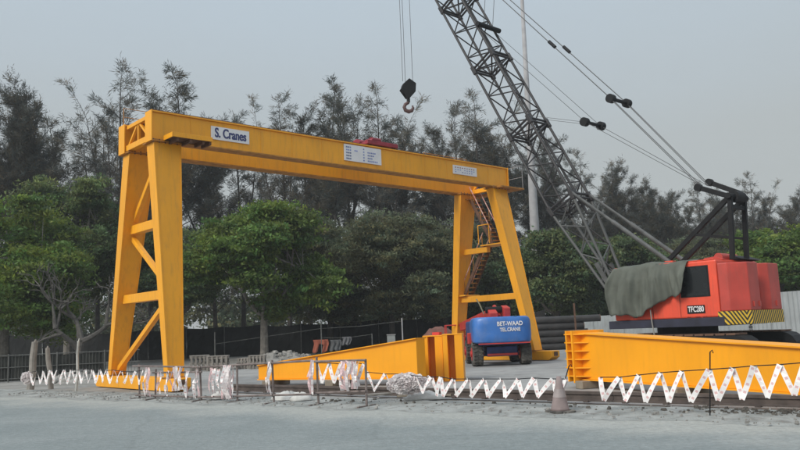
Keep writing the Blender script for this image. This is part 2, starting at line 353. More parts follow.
# legs: tapered boxes, splayed across the track
SILL = .42
LEGS = []
def leg(x0, x1, ya, xb0, xb1, yb, dt, db):
    zt = H-HG-.06
    top = [(x0, ya), (x1, ya), (x1, ya+dt), (x0, ya+dt)]; bot = [(xb0, yb), (xb1, yb), (xb1, yb+db), (xb0, yb+db)]
    l = obj('leg', MB().hexa([(*p, SILL+.03) for p in bot]+[(*p, zt) for p in top]), yel, gc, bev=.012)
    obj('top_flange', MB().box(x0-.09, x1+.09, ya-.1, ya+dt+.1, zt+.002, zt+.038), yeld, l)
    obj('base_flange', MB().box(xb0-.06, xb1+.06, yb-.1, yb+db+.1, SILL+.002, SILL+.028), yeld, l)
    for k in range(6):
        for yy in (ya-.07,):
            xx = x0-.05+k*(x1-x0+.1)/5
            obj('flange_bolt', MB().tube([(xx, yy, zt-.04), (xx, yy, zt+.08)], .022, 6), rust_and_shade, l)
    # edge lips of the outer face (welded corner seams)
    for (bx, by), (tx, ty) in ((bot[0], top[0]), (bot[1], top[1])):
        obj('corner_seam', MB().beam((bx, by, SILL+.04), (tx, ty, zt-.01), .035, .035), yel, l)
    LEGS.append((top, bot))
    return l
leg(.08, 1.00, .06, .30, .80, -.50, .58, .32)
leg(.08, 1.00, W-.66, .30, .80, W+1.40, .58, .32)
leg(L-1.02, L-.10, .06, 16.80, 17.30, -1.62, .46, .32)
leg(L-1.12, L-.10, W-.60, 16.80, 17.30, W+.50, .46, .36)
# sill beams
for xc, ya, yb in ((.55, -.95, W+2.85), (17.05, -2.55, W+1.6)):
    s = obj('sill_beam', MB().prism([(ya+.18, .03), (yb-.18, .03), (yb, .16), (yb, SILL), (ya, SILL), (ya, .16)], .56, 0, xc-.28), yel, gc, bev=.012)
    for yy in (ya-.03, yb+.002):
        obj('buffer', MB().box(xc-.12, xc+.12, yy, yy+.03, .2, .38), rust_and_shade, s)
# braces of the left end frame (between near and far leg)
def yleg(far, z, end=0):   # inner face of a leg at height z
    top, bot = LEGS[(2 if end else 0)+(1 if far else 0)]; t = (z-SILL)/(H-HG-SILL)
    y0 = bot[0][1]+(top[0][1]-bot[0][1])*t; y1 = bot[2][1]+(top[2][1]-bot[2][1])*t
    return y0+.03 if far else y1-.03
xb = .55
for z, h in ((5.42, .30), (3.05, .30)):
    obj('cross_brace', MB().box(xb-.14, xb+.14, yleg(0, z), yleg(1, z), z-h/2, z+h/2), yel, gc, bev=.012)
for (za, fa), (zb, fb) in (((7.75, 0), (5.75, 1)), ((5.15, 1), (3.35, 0)), ((2.85, 0), (.6, 1))):
    obj('diagonal_brace', MB().beam((xb, yleg(fa, za), za), (xb, yleg(fb, zb), zb), .16, .16), yel, gc, bev=.01)
# right end frame
xr = 17.05
obj('cross_brace', MB().box(xr-.14, xr+.14, yleg(0, 2.9, 1), yleg(1, 2.9, 1), 2.76, 3.04), yel, gc, bev=.012)
obj('cross_brace', MB().box(xr-.12, xr+.12, .95, yleg(1, 5.2, 1), 5.06, 5.32), yel, gc, bev=.012)
obj('landing', MB().box(xr-.2, xr+.7, yleg(0, 5.3, 1), 1.3, 5.36, 5.42), yel, gc, bev=.01)
for a, b in (((xr-.28, 1.3, 5.45), (xr-.28, 1.3, 6.35)), ((xr-.28, .62, 5.45), (xr-.28, .62, 6.35)), ((xr-.28, 1.3, 6.35), (xr-.28, .62, 6.35))):
    bar('handrail', a, b, .022, yel, gc)
obj('landing', MB().box(xr-.3, xr+.75, 2.35, yleg(1, 3.1, 1), 3.06, 3.13), yel, gc, bev=.01)
stripe = mat('stair_rail_red_white', (.62, .5, .46), .6, .1, 8, col2=(.40, .10, .07))
def flight(y0, z0, y1, z1, n):
    f = obj('stair_flight', MB().beam((xr+.08, y0, z0), (xr+.08, y1, z1), .045, .17), rust_and_shade, gc)
    obj('stringer', MB().beam((xr+.62, y0, z0), (xr+.62, y1, z1), .045, .17), rust_and_shade, f)
    tm = MB().box(xr+.105, xr+.595, -.11, .11, -.018, .018).mesh('tread'); tm.materials.append(yeld)
    for k in range(n):
        t = (k+.5)/n; o = bpy.data.objects.new('tread', tm); COL.objects.link(o); o.parent = f; o.location = (0, y0+(y1-y0)*t, z0+(z1-z0)*t+.05)
    for xx in (xr+.05, xr+.66):
        obj('handrail', MB().tube([(xx, y0, z0+.62), (xx, y1, z1+.62)], .026, 6), stripe, f)
        for t in (.05, .5, .95):
            obj('handrail_post', MB().tube([(xx, y0+(y1-y0)*t, z0+(z1-z0)*t), (xx, y0+(y1-y0)*t, z0+(z1-z0)*t+.62)], .018, 5), yeld, f)
flight(2.75, 3.12, 1.3, 5.42, 11); flight(.75, 5.46, 2.0, 7.75, 11)
obj('landing', MB().box(xr-.2, xr+.7, 1.95, 2.6, 7.72, 7.78), yeld, gc)
# side platform below the near girder, handrails
p = obj('service_platform', MB().box(.40, 1.80, -.62, -.004, 8.06, 8.12), rust_and_shade, gc, bev=.008)  # dark brown puts the shade of the underside into the colour
obj('edge_plate', MB().box(.40, 1.80, -.655, -.625, 8.05, 8.20), yel, p, bev=.006)
obj('edge_plate', MB().box(.365, .395, -.655, -.01, 8.04, 8.20), yel, p, bev=.006)
for xx in (.55, 1.0, 1.45, 1.70): obj('joist', MB().box(xx, xx+.07, -.61, -.01, 7.94, 8.057), rust_and_shade, p)  # joists darkened the same way, shade as colour
obj('added_dark_cover', MB().box(.24, 1.3, GW+.012, W-GW-.012, H-.022, H-.004), rust_and_shade, gc)  # added cover, coloured dark to make the end frame interior look shaded
p = obj('end_walkway', MB().box(L-.9, L+.75, -.35, -.004, 7.98, 8.05), yeld, gc, bev=.008)
obj('end_walkway', MB().box(L+.17, L+.75, .0, W, 7.98, 8.05), yeld, gc, bev=.008)
for a, b in (((L+.72, -.3, 8.05), (L+.72, -.3, 9.15)), ((L+.72, W, 8.05), (L+.72, W, 9.15)), ((L+.72, -.3, 9.15), (L+.72, W, 9.15)), ((L+.72, -.3, 8.6), (L+.72, W, 8.6)),
             ((L-.4, W-.05, 9.02), (L-.4, W-.05, 9.9)), ((L-.4, -.3, 9.15), (L+.72, -.3, 9.15))):
    bar('handrail', a, b, .012, concp, gc)
for k in range(9):
    xx = .1+k*.5
    if k % 2 == 0: bar('handrail_post', (xx, W-.06, H+.02), (xx, W-.06, H+.72), .016, yeld, gc)
for z in (.72, .4): bar('handrail', (.1, W-.06, H+z), (4.1, W-.06, H+z), .013, yeld, gc)
for k in range(4): bar('handrail_post', (L-3+k, W-.06, H+.02), (L-3+k, W-.06, H+.92), .02, yeld, gc)
bar('handrail', (L-3, W-.06, H+.92), (L, W-.06, H+.92), .018, yeld, gc)
# sign boards on the near girder
def girder_x(px, py): return loc(onpl(px, py, C0, E))
def board(px0, py0, px1, py1, hgt, zoff=0):
    a = girder_x(px0, py0); b = girder_x(px1, py1); zc = (a[2]+b[2])/2
    s = obj('sign_board', MB().box(a[0], b[0], .015, .05, zc-hgt/2, zc+hgt/2), white, gc); return s, a[0], b[0], zc
s, xa, xb_, zc = board(211.5, 132, 249.5, 138, .46)
text('lettering', 'S. Cranes', .46, navy, s, ((xa+xb_)/2, .0125, zc), (1, 0, 0), (0, -1, 0), .026, 1.0*(xb_-xa)*.86/1.84)
text('lettering', 'S. Cranes', .46, navy, s, ((xa+xb_)/2+.014, .0115, zc), (1, 0, 0), (0, -1, 0), .026, 1.0*(xb_-xa)*.86/1.84)
s, xa, xb_, zc = board(344.5, 151, 381.5, 158, .66)
for r in range(5):
    zz = zc+.22-r*.115; wl = xb_-xa
    for u0, u1 in ((.05, random.uniform(.15, .22)), (.27, .38) if r == 1 else (.05, .2), (.50, .56), (.62, random.uniform(.8, .94))):
        if r == 0 and u0 > .6: continue
        n_ = max(1, int((u1-u0)*wl/.09))
        for k in range(n_):
            uu = xa+wl*u0+k*.09
            obj('print_mark', MB().box(uu, uu+.065, .0115, .0145, zz-.028, zz+.028), inkb, s)
s, xa, xb_, zc = board(453.5, 169, 477, 172.5, .40)
for r in range(3):
    for k in range(9):
        if random.random() < .75:
            uu = xa+.12+k*(xb_-xa-.2)/9
            obj('print_mark', MB().box(uu, uu+.07, .0115, .0145, zc+.1-r*.1-.02, zc+.1-r*.1+.02), inkb if r else redt, s)
# hoist trolley on the girders
xa = girder_x(366, 143)[0]+.2; xc = girder_x(404, 150)[0]-.2
tr = thing('hoist_trolley', 'dark red hoist trolley riding on top of the yellow gantry girders', 'hoist trolley', tuple(C0+G*xa+K*(H+.1)), TH)
TL = xc-xa; tr.scale = (1, 1, .62)
for yy in (.14, W-.33): obj('end_carriage', MB().box(0, TL, yy, yy+.19, .06, .34), redt, tr, bev=.02)
for xx in (.1, TL-.34): obj('cross_beam', MB().box(xx, xx+.24, .335, W-.335, .08, .3), redt, tr, bev=.02)
for xx in (.2, TL-.2):
    for yy in (.23, W-.23): obj('wheel', MB().tube([(xx, yy-.06, .1), (xx, yy+.06, .1)], .1, 14), dark, tr)
obj('rope_drum', MB().tube([(.35, W/2, .55), (TL-.5, W/2, .55)], .26, 20), redt, tr, smooth=False)
obj('gearbox', MB().box(TL-.75, TL-.42, .7, 1.15, .3, .82), redt, tr, bev=.05)
obj('motor', MB().tube([(TL-.75, .5, .52), (TL-1.2, .5, .52)], .17, 14), redt, tr)
obj('hood', MB().prism([(.3, .3), (TL*.55, .3), (TL*.5, .62), (.5, .66)], .5, 1, .35), redt, tr, bev=.03)
# ------------------------------------------------------------------ crawler crane
PC = at(722, 322, 24.5); PC0 = np.array([PC[0], PC[1], 0]); ZB = 1.43; ZT = 3.42; HW, HL = 3.1, 3.85
cc = thing('crawler_crane', 'red crawler crane with tall dark lattice boom and half covered cab', 'crawler crane', tuple(PC0), TH)
def cl(px, py, xpl): return loc(onpl(px, py, PC0+G*xpl, G), PC0)      # pixel on a plane x = xpl of the crane
house = obj('machine_house', MB().box(0, HW, .02, HL, ZB+.16, ZT), redp, cc, bev=.05)
obj('deck_frame', MB().box(-.03, HW+.03, -.1, HL+.25, ZB-.12, ZB+.157), mat('deck_dark_blue', (.02, .023, .045), .6, .2), cc, bev=.01)
obj('roof_panel', MB().box(.03, HW-.03, .1, HL-.05, ZT+.003, ZT+.03), redp, house, bev=.01)
# counterweight in two blocks with a notch between and chamfered corners
for poly in ([(.0, .0), (.02, -.3), (.42, -.78), (1.18, -.78), (1.18, .0)], [(1.72, .0), (1.72, -.55), (1.95, -.78), (2.75, -.78), (3.08, -.3), (3.1, .0)]):
    obj('counterweight_block', MB().prism(poly, 1.53, 2, ZB+.33), redcw, cc, bev=.03)
obj('counterweight_back', MB().box(1.19, 1.71, -.36, -.0, ZB+.33, ZT-.12), redcw, cc)
ms = bpy.data.materials.new('hazard_stripes'); ms.use_nodes = True; n = ms.node_tree.nodes; l = ms.node_tree.links
t = n.new('ShaderNodeTexCoord'); sp = n.new('ShaderNodeSeparateXYZ'); l.new(t.outputs['Object'], sp.inputs[0])
def mth(op, a, b):
    q = n.new('ShaderNodeMath'); q.operation = op
    for i, v in enumerate((a, b)):
        if v is None: continue
        if isinstance(v, (int, float)): q.inputs[i].default_value = v
        else: l.new(v, q.inputs[i])
    return q.outputs[0]
sv = mth('SUBTRACT', sp.outputs[0], sp.outputs[1]); sv = mth('SUBTRACT', sv, .98); sv = mth('ABSOLUTE', sv, None)
sv = mth('ADD', sv, mth('MULTIPLY', sp.outputs[2], -.9)); sv = mth('MULTIPLY', sv, 6.2); sv = mth('FRACT', sv, None); sv = mth('GREATER_THAN', sv, .5)
mi = n.new('ShaderNodeMix'); mi.data_type = 'RGBA'; l.new(sv, mi.inputs[0]); mi.inputs[6].default_value = (.62, .40, .03, 1); mi.inputs[7].default_value = (.025, .025, .02, 1)
l.new(mi.outputs[2], n['Principled BSDF'].inputs['Base Color']); n['Principled BSDF'].inputs['Roughness'].default_value = .55
obj('hazard_band', MB().prism([(-.012, .1), (-.012, -.31), (.41, -.80), (2.76, -.80), (3.11, -.31), (3.11, .1)], .42, 2, ZB-.09), ms, cc)
for xx, yy in ((.6, -.8), (1.0, -.8), (2.3, -.8)):
    obj('lifting_lug', MB().box(xx, xx+.1, yy-.02, yy+.05, ZB+.45, ZB+.62), redcw, cc)
# side windows, door seams, plate
a = cl(684, 268, 0); b = cl(709, 295, 0)
fr = obj('window', MB().box(-.012, -.002, b[1]-.05, a[1]+.2, b[2]-.04, a[2]+.03), dark, cc)
obj('pane', MB().box(-.02, -.0135, b[1], a[1]+.15, b[2], a[2]-.01), glassd, fr)
for yy in (1.35, 2.35, 3.1): obj('door_seam', MB().box(-.006, -.001, yy, yy+.012, ZB+.2, ZT-.1), dark, cc)
a = cl(687, 306, 0); b = cl(705.5, 312.5, 0)
pl = obj('name_plate', MB().box(-.014, -.003, b[1], a[1], b[2]-.02, a[2]+.01), dark, cc)
text('lettering', 'TFC280', .25, white, pl, (-.0195, (a[1]+b[1])/2, (a[2]+b[2])/2-.005), (0, -1, 0), (-1, 0, 0), .012, (a[1]-b[1])*.93/.86)
text('lettering', 'SL. 7047', .15, mat('dull_red_ink', (.28, .03, .02), .6, .1), cc, (-.008, (a[1]+b[1])/2, b[2]-.17), (0, -1, 0), (-1, 0, 0), .004, 1.3)
# undercarriage and tracks
obj('turntable', MB().tube([(HW/2, 2.0, .75), (HW/2, 2.0, ZB-.125)], 1.0, 28), dark, cc)
obj('carbody', MB().box(.2, HW-.2, .9, 3.1, .45, .78), dark, cc, bev=.04)
for xx in (-.55, HW-.25):
    pts = []
    for k in range(9): q = math.pi/2+math.pi*k/8; pts.append((-.6+.5*math.cos(q), .52+.5*math.sin(q)))
    for k in range(9): q = -math.pi/2+math.pi*k/8; pts.append((4.6+.5*math.cos(q), .52+.5*math.sin(q)))
    tk = obj('track', MB().prism(pts, .8, 0, xx), dark, cc)
    sm = MB().box(xx-.02, xx+.82, -.14, .14, 0, .05).mesh('track_shoe'); sm.materials.append(rust_and_shade)
    for k in range(16):
        for zz in (1.025,):
            o = bpy.data.objects.new('track_shoe', sm); COL.objects.link(o); o.parent = tk; o.location = (0, -.5+k*.34, zz)
    for k in range(5): obj('road_wheel', MB().tube([(xx-.03, -.3+k*1.15, .4), (xx-.001, -.3+k*1.15, .4)], .3, 16), rust_and_shade, tk)
# boom in the plane x = XB
XB = 1.5
foot = cl(622, 297, XB); tip = cl(403, -95, XB)
ud = (tip-foot); BL = float(np.linalg.norm(ud)); ud /= BL; pv = np.cross(np.array([1., 0, 0]), ud)   # pv: in-plane, upper side
if pv[1] > 0: pv = -pv
xv = np.array([1., 0, 0])
def bp(s, i, j, hw): return foot + ud*s + xv*i*hw + pv*j*hw
def halfw(s):
    if s < 4.3: return .13+(.60-.13)*s/4.3
    if s > BL-3.5: return .60-(.60-.28)*(s-(BL-3.5))/3.5
    return .60
boom = obj('boom', MB().tube([foot-xv*.75, foot+xv*.75], .1, 10), gsteel, cc)
CN = [(-1, -1), (1, -1), (1, 1), (-1, 1)]
def hw2(s, i):      # the foot spreads wide sideways, narrow in depth
    h = halfw(s)
    return h
def pt(s, i, j):
    hx = .40+.20*s/4.3 if s < 4.3 else halfw(s); return foot + ud*s + xv*i*hx + pv*j*halfw(s)
brk = [0, 4.3, 8.2, 12.1, 16.0, BL-3.5, BL]
for k in range(len(brk)-1):
    for i, j in CN:
        bar('chord', pt(brk[k], i, j), pt(brk[k+1], i, j), .058, gsteel if k == 0 else dsteel, boom, 8)
for k in range(len(brk)-1):
    s0, s1 = brk[k], brk[k+1]; nb = max(3, int(round((s1-s0)/.74))); m_ = gsteel if k == 0 else dsteel
    for f in range(4):
        A, B = CN[f], CN[(f+1) % 4]
        for q in range(nb):
            u0 = s0+(s1-s0)*q/nb; u1 = s0+(s1-s0)*(q+1)/nb; fl = (q+f) % 2
            bar('lacing', pt(u0, *(A if fl else B)), pt(u1, *(B if fl else A)), .029, m_, boom, 6)
        if k > 0:      # splice frames
            for d in (-.09, .09):
                bar('splice_frame', pt(s0+d, *A), pt(s0+d, *B), .05, dsteel, boom, 6)
    if k > 0:
        bar('splice_brace', pt(s0+.02, -1, -1), pt(s0-.02, 1, 1), .035, dsteel, boom); bar('splice_brace', pt(s0+.02, 1, -1), pt(s0-.02, -1, 1), .035, dsteel, boom)
        for i, j in CN: obj('splice_lug', MB().beam(pt(s0-.22, i*1.0, j), pt(s0+.22, i*1.0, j), .17, .17), dsteel, boom, bev=.02)
# the hoist ropes and the ladder-like inner pipe up the boom
bar('inner_pipe', pt(3.5, 0, .9), pt(BL-1, 0, .9), .055, dsteel, boom, 8)
obj('foot_plate', MB().beam(pt(.0, -1, 0), pt(1.5, -1, 0), .05, .18, pv), gsteel, boom)
obj('foot_plate', MB().beam(pt(.0, 1, 0), pt(1.5, 1, 0), .05, .18, pv), gsteel, boom)
# rope guide roller a little way down from the head
g0 = cl(487, 29, XB); sg = float((g0-foot)@ud)
obj('rope_guide', MB().tube([pt(sg, -1.25, 1.25), pt(sg, 1.25, 1.25)], .11, 10), dark, boom)
bar('rope_loop', pt(sg, -.5, 1.2), pt(sg, -.5, 1.2)+pv*1.1+ud*1.5, .012, cable, cc); bar('rope_loop', pt(sg, .5, 1.2), pt(sg, .5, 1.2)+pv*1.1+ud*1.5, .012, cable, cc)
bar('rope_loop', pt(sg, .5, 1.2)+pv*1.1+ud*1.5, pt(sg, -.5, 1.2)+pv*1.1+ud*1.5, .012, cable, cc)
obj('head_sheave', MB().tube([tip-xv*.3-ud*.1, tip+xv*.3-ud*.1], .34, 20), dark, boom)
# boom backstops
for px0, py0, px1, py1, xp in ((576, 189, 663, 256, XB-.45), (561, 181, 634, 258, XB-.2)):
    pass
for i in (-1, 1):
    a = pt(4.45, i, 1); b = np.array([XB+i*.62, 2.05, ZT+.1])
    obj('backstop', MB().tube([a, a+(b-a)*.55], .055, 10), gsteel, cc); obj('backstop', MB().tube([a+(b-a)*.45, b], .08, 10), gsteel, cc)
    obj('backstop_bracket', MB().box(b[0]-.12, b[0]+.12, b[1]-.15, b[1]+.15, ZT+.028, ZT+.16), redp, cc)
# A frame mast at the rear of the house
mt = cl(737, 197, XB); MT = np.array([XB, mt[1], mt[2]])
for i in (-1, 1):
    x_ = XB+i*.52; top = np.array([x_, MT[1], MT[2]])
    obj('mast_post', MB().beam((x_, MT[1]+.12, ZT+.02), top, .13, .15, (0, 1, 0)), dark, cc, bev=.015)
    fb = np.array([x_, 2.35, ZT+.05])
    obj('mast_strut', MB().beam(fb, top+np.array([0, .05, -.05]), .12, .16), dark, cc, bev=.015)
    m1 = fb*.55+top*.45
    obj('mast_stay', MB().beam(m1, np.array([x_, MT[1]+.1, ZT+.75]), .08, .08), dark, cc)
obj('mast_crossbar', MB().tube([(XB-.68, MT[1], MT[2]), (XB+.68, MT[1], MT[2])], .1, 12), dark, cc)
obj('mast_crossbar', MB().beam((XB-.52, MT[1]+.03, MT[2]-.35), (XB+.52, MT[1]+.03, MT[2]-.35), .1, .14), dark, cc)
obj('mast_sheave', MB().tube([(XB-.3, MT[1], MT[2]), (XB+.3, MT[1], MT[2])], .2, 18), dark, cc)
obj('winch_drum', MB().tube([(XB-.6, .35, ZT+.12), (XB+.6, .35, ZT+.12)], .15, 18), redcw, cc)
obj('winch_guard', MB().prism([(.05, ZT+.03), (.8, ZT+.03), (.7, ZT+.12), (.3, ZT+.15)], .1, 0, XB-.85), redcw, cc)
obj('winch_guard', MB().prism([(-.25, ZT+.03), (.3, ZT+.03), (.2, ZT+.2)], 1.5, 0, XB-.1), dark, cc)
# floating harness, spreaders and pendant ropes
hd = cl(704, 185, XB)
for i in (-1, 1):
    d = hd+xv*i*.42+K*.13*i
    obj('bail_block', MB().beam(d, MT+xv*i*.5+(MT-hd)*-.04+np.array([0, 0, .05+.08*i]), .11, .17, (0, 0, 1)), dark, cc, bev=.02)
    obj('bail_sheave', MB().tube([d-xv*.09, d+xv*.09], .13, 14), dark, cc)
sp1 = cl(619, 101, XB); sp2 = cl(593, 124, XB)
def spreader(c, hwid):
    o = obj('spreader_bar', MB().tube([c-xv*hwid, c+xv*hwid], .07, 10), dark, cc)
    for i in (-1, 1): obj('spreader_sheave', MB().tube([c+xv*(i*hwid-.11), c+xv*(i*hwid+.11)], .17, 16), dark, o)
spreader(sp1, .55); spreader(sp2, .55)
for i in (-1, 1):
    for dd in (-.1, .1):
        bar('pendant_rope', hd+xv*(i*.42+dd), sp1+xv*(i*.55+dd*.6), .015, cable, cc)
    bar('pendant_rope', sp1+xv*i*.55, tip+xv*i*.3-ud*.3, .02, cable, cc)
    for q in (.22, .5):
        c = (sp1+xv*i*.55)*(1-q)+(tip+xv*i*.3)*q; dd = (tip-sp1)/np.linalg.norm(tip-sp1)
        obj('pendant_socket', MB().tube([c-dd*.22, c+dd*.22], .07, 8), dark, cc)
    bar('pendant_rope', hd+xv*i*.3, sp2+xv*i*.5, .011, cable, cc)
    pm = pt(sg, i, 1); bar('pendant_rope', sp2+xv*i*.5, pm, .011, cable, cc)
    pm = pt(8.4, i, 1); bar('pendant_rope', sp2+xv*i*.5, pm, .009, cable, cc)
# hoist rope and hook block
hk = cl(408, 92, XB)
for px_, r_ in ((400.5, 0), (403.2, 0), (411, 1)):
    a = hk+xv*0; dx = (px_-405.5)/F*37/.74
    bar('hoist_rope', hk+np.array([dx, 0, .5]), np.array([XB+dx, tip[1]+.2, tip[2]-.1]), .013, cable, cc)
hb = thing('hook_block', 'black hook block with a reddish hook hanging from the lattice boom', 'hook block', tuple(PC0+G*hk[0]+E*hk[1]+K*(hk[2]-.95)), .25)
poly = [(-.16, 1.42), (.06, 1.62), (.40, 1.38), (.36, .95), (.06, .62), (-.10, .62), (-.40, 1.05)]
for yy in (-.16, .10): obj('cheek_plate', MB().prism(poly, .06, 1, yy), dark, hb, bev=.01)
obj('sheave', MB().tube([(0, -.085, 1.12), (0, .085, 1.12)], .34, 20), dsteel, hb)
obj('shank', MB().tube([(0, 0, .42), (0, 0, .68)], .09, 10), dark, hb)
hp = [(0, 0, .5), (-.02, 0, .4), (-.17, 0, .3), (-.23, 0, .16), (-.17, 0, .0), (0, 0, -.06), (.16, 0, -.0), (.23, 0, .14), (.19, 0, .26)]
obj('hook', MB().tube(hp, [.08, .085, .085, .09, .10, .105, .095, .07, .03], 10), mat('hook_faded_red', (.11, .06, .058), .6, .15), hb, smooth=True)

# tarpaulin over the front of the house
def tarp_mesh():
    mb = MB(); NU, NV = 60, 46
    y0, y1 = cl(689, 275, 0)[1], HL+.10
    vs = []
    for iu in range(NU+1):
        u = iu/NU; y = y0+(y1-.22-y0)*u
        top_edge = 1.6
        drop = float(np.interp(u, [0, .04, .12, .3, .42, .52, .62, .8, 1], [.55, .95, 1.12, 1.2, 1.38, 1.62, 1.74, 1.72, 1.60]))+.05*math.sin(u*21)+.03*math.sin(u*47)
        for iv in range(NV+1):
            v = iv/NV; sdist = -top_edge+(top_edge+drop)*v
            yy = y
            fold = .14*math.sin(y*6.3+1.4*math.sin(sdist*1.5+1))+.05*math.sin(y*17+sdist*2.6)+.03*math.sin(y*31-sdist*1.7)
            if sdist < 0:
                x = -sdist; z = ZT+.075+.03*math.sin(x*5+y*3)+.035*math.sin(y*6+x*2)
                if x < .12: z -= .02
            else:
                kk = min(1, sdist/.5); x = -.07-.03*kk-.10*kk*(1.4+fold*8)-.03*math.sin(sdist*2.4); z = ZT+.03-sdist+.02*math.sin(y*7)
                if u > .8: yy = y+(u-.8)*5*.10*kk
            yy += (u**3)*.22*max(0., min(1, (sdist+.1)/1.2)); vs.append((x, yy+.04*math.sin(sdist*3+u*5), z))
    n = NV+1
    mb.add(vs, [(i*n+k, (i+1)*n+k, (i+1)*n+k+1, i*n+k+1) for i in range(NU) for k in range(NV)])
    # front flap over the cab front
    return mb
to = obj('tarpaulin', tarp_mesh(), tarp, None, smooth=True); to.location = tuple(PC0); to.rotation_euler = (0, 0, TH)
md = to.modifiers.new('s', 'SOLIDIFY'); md.thickness = .012
tag(to, 'grey green canvas sheet draped over the cab of the red crane', 'tarpaulin')
fl = MB(); vs = []
for iu in range(25):
    for iv in range(20):
        x = -.1+iu/24*1.5; sd_ = iv/19*(1.2+.3*math.sin(iu*.5)); vs.append((x, HL-.10+.06*math.sin(x*9)+.20*sd_, ZT+.05-sd_))
fl.add(vs, [(i*20+k, (i+1)*20+k, (i+1)*20+k+1, i*20+k+1) for i in range(24) for k in range(19)])
fo = obj('front_flap', fl, tarp, to, smooth=True)
obj('tie_cord', MB().tube([(-.18, 2.35, ZB+.5), (-.13, 2.36, ZB+.1), (-.1, 2.33, ZB-.35)], .02, 6), mat('pale_cord', (.3, .3, .28), .8, .1), to)

# ------------------------------------------------------------------ boom lift
lp = gnd(503.5, 366); bl = thing('boom_lift', 'blue boom lift with red folded boom parked under the gantry', 'boom lift', (lp[0], lp[1], 0), .02)
def wheel(x, y, r, wd, st):
    q = obj('wheel', MB().tube([(x-wd/2, y, r), (x-wd/2+.05, y, r), (x+wd/2-.05, y, r), (x+wd/2, y, r)], [r*.9, r, r, r*.9], 28), rub, bl)
    for k in range(22):
        a = k*2*math.pi/22
        for sx_ in (-1, 1):
            p0 = np.array([x+sx_*wd*.06, y+(r+.012)*math.cos(a), r+(r+.012)*math.sin(a)]); p1 = np.array([x+sx_*wd*.46, y+(r+.012)*math.cos(a+.1), r+(r+.012)*math.sin(a+.1)])
            if p0[2] > .03 and p1[2] > .03: obj('tread_lug', MB().beam(p0, p1, .06, .035, (0, math.cos(a), math.sin(a))), rub, q)
    for sx_ in (-1, 1):
        obj('rim', MB().tube([(x+sx_*(wd/2-.02), y, r), (x+sx_*(wd/2+.015), y, r)], r*.52, 20), redl, q)
        obj('hub', MB().tube([(x+sx_*(wd/2+.0), y, r), (x+sx_*(wd/2+.06), y, r)], r*.24, 12), redl, q)
for x, y in ((-.97, 0), (.97, 0), (-.97, 2.5), (.97, 2.5)): wheel(x, y+.5, .5, .42, 0)
obj('chassis', MB().box(-.62, .62, .1, 3.4, .38, .78), bluedk, bl, bev=.05)
obj('axle', MB().tube([(-.75, .5, .5), (.75, .5, .5)], .11, 12), bluedk, bl)
obj('axle', MB().tube([(-.75, 3.0, .5), (.75, 3.0, .5)], .11, 12), bluedk, bl)
obj('turntable', MB().box(-.95, .95, -.25, 2.6, .84, 1.0), bluedk, bl, bev=.03)
obj('skid_bar', MB().box(-.6, .6, .02, .09, .42, .5), redl, bl)
# rounded counterweight shell
def cshell():
    mb = MB(); N = 26; prof = []
    hw = 1.17
    for k in range(N+1):
        a = math.pi*(k/N); c_, s_ = math.cos(a), math.sin(a)
        prof.append((hw*math.copysign(abs(c_)**.5, c_), -.62*abs(s_)**.55))
    levels = [(.93, .93), (.98, .985), (1.2, 1.0), (1.62, 1.0), (1.80, .985), (1.90, .94), (1.95, .86)]
    vs = []
    for z, f in levels:
        for x, y in prof: vs.append((x*f, (y+.1)*f if y < -.1 else y+.1*0, z))
        vs.append((-hw*f, 1.0, z)); vs.append((hw*f, 1.0, z))
    n = N+3
    fs = [(i*n+k, i*n+(k+1) % n, (i+1)*n+(k+1) % n, (i+1)*n+k) for i in range(len(levels)-1) for k in range(n)]
    fs += [tuple(range((len(levels)-1)*n, len(levels)*n)), tuple(reversed(range(n)))]
    return mb.add(vs, fs)
cw = obj('counterweight', cshell(), blue, bl, smooth=False, bev=.03)
for p_ in cw.data.polygons: p_.use_smooth = True
md = cw.modifiers.new('es', 'EDGE_SPLIT'); md.split_angle = R_(35)
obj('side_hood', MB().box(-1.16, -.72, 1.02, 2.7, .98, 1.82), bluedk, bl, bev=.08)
obj('side_hood', MB().box(.72, 1.16, 1.02, 2.7, .98, 1.82), blue, bl, bev=.08)
text('lettering', 'BET-WAAD', .235, white, cw, (.27, -.535, 1.66), (1, 0, 0), (0, -1, 0), .014, .85)
text('lettering', 'TEL.CRANE', .20, white, cw, (.27, -.535, 1.43), (1, 0, 0), (0, -1, 0), .012, .8)
for xx in (-.2, .45): obj('lamp', MB().box(xx, xx+.12, -.46, -.38, 1.905, 1.935), dark, bl)
obj('bumper_strip', MB().box(-1.0, 1.05, -.50, -.44, .885, .925), redl, bl)
bo = obj('boom_base', MB().prism([(.2, 1.5), (2.3, 1.6), (2.3, 2.1), (1.0, 2.36), (.1, 2.12)], .34, 0, -.42), redl, bl, bev=.03)
obj('boom_base', MB().prism([(.3, 1.5), (2.3, 1.6), (2.3, 2.05), (1.0, 2.42), (.15, 2.3)], .26, 0, .18), redl, bl, bev=.03)
obj('pivot_pin', MB().tube([(-.5, .75, 2.25), (.52, .75, 2.25)], .13, 12), dark, bl)
obj('lift_cylinder', MB().tube([(.02, .5, 1.95), (.02, 1.8, 2.4)], .09, 10), redl, bl)
obj('telescopic_boom', MB().beam((-.05, 1.2, 2.15), (-.9, 6.6, 1.6), .32, .4), redl, bl, bev=.03)
obj('hydraulic_hose', MB().tube([(-.55, .9, 2.1), (-.72, .8, 2.5), (-.85, .75, 2.72)], .03, 6), mat('hose_pale', (.35, .33, .2), .6, .1), bl)
bk = obj('basket_floor', MB().box(-1.75, .05, 6.6, 7.5, .55, .62), redl, bl)
for x in (-1.72, -.85, .02):
    for y in (6.62, 7.48): obj('basket_post', MB().tube([(x, y, .62), (x, y, 1.7)], .025, 6), redl, bl)
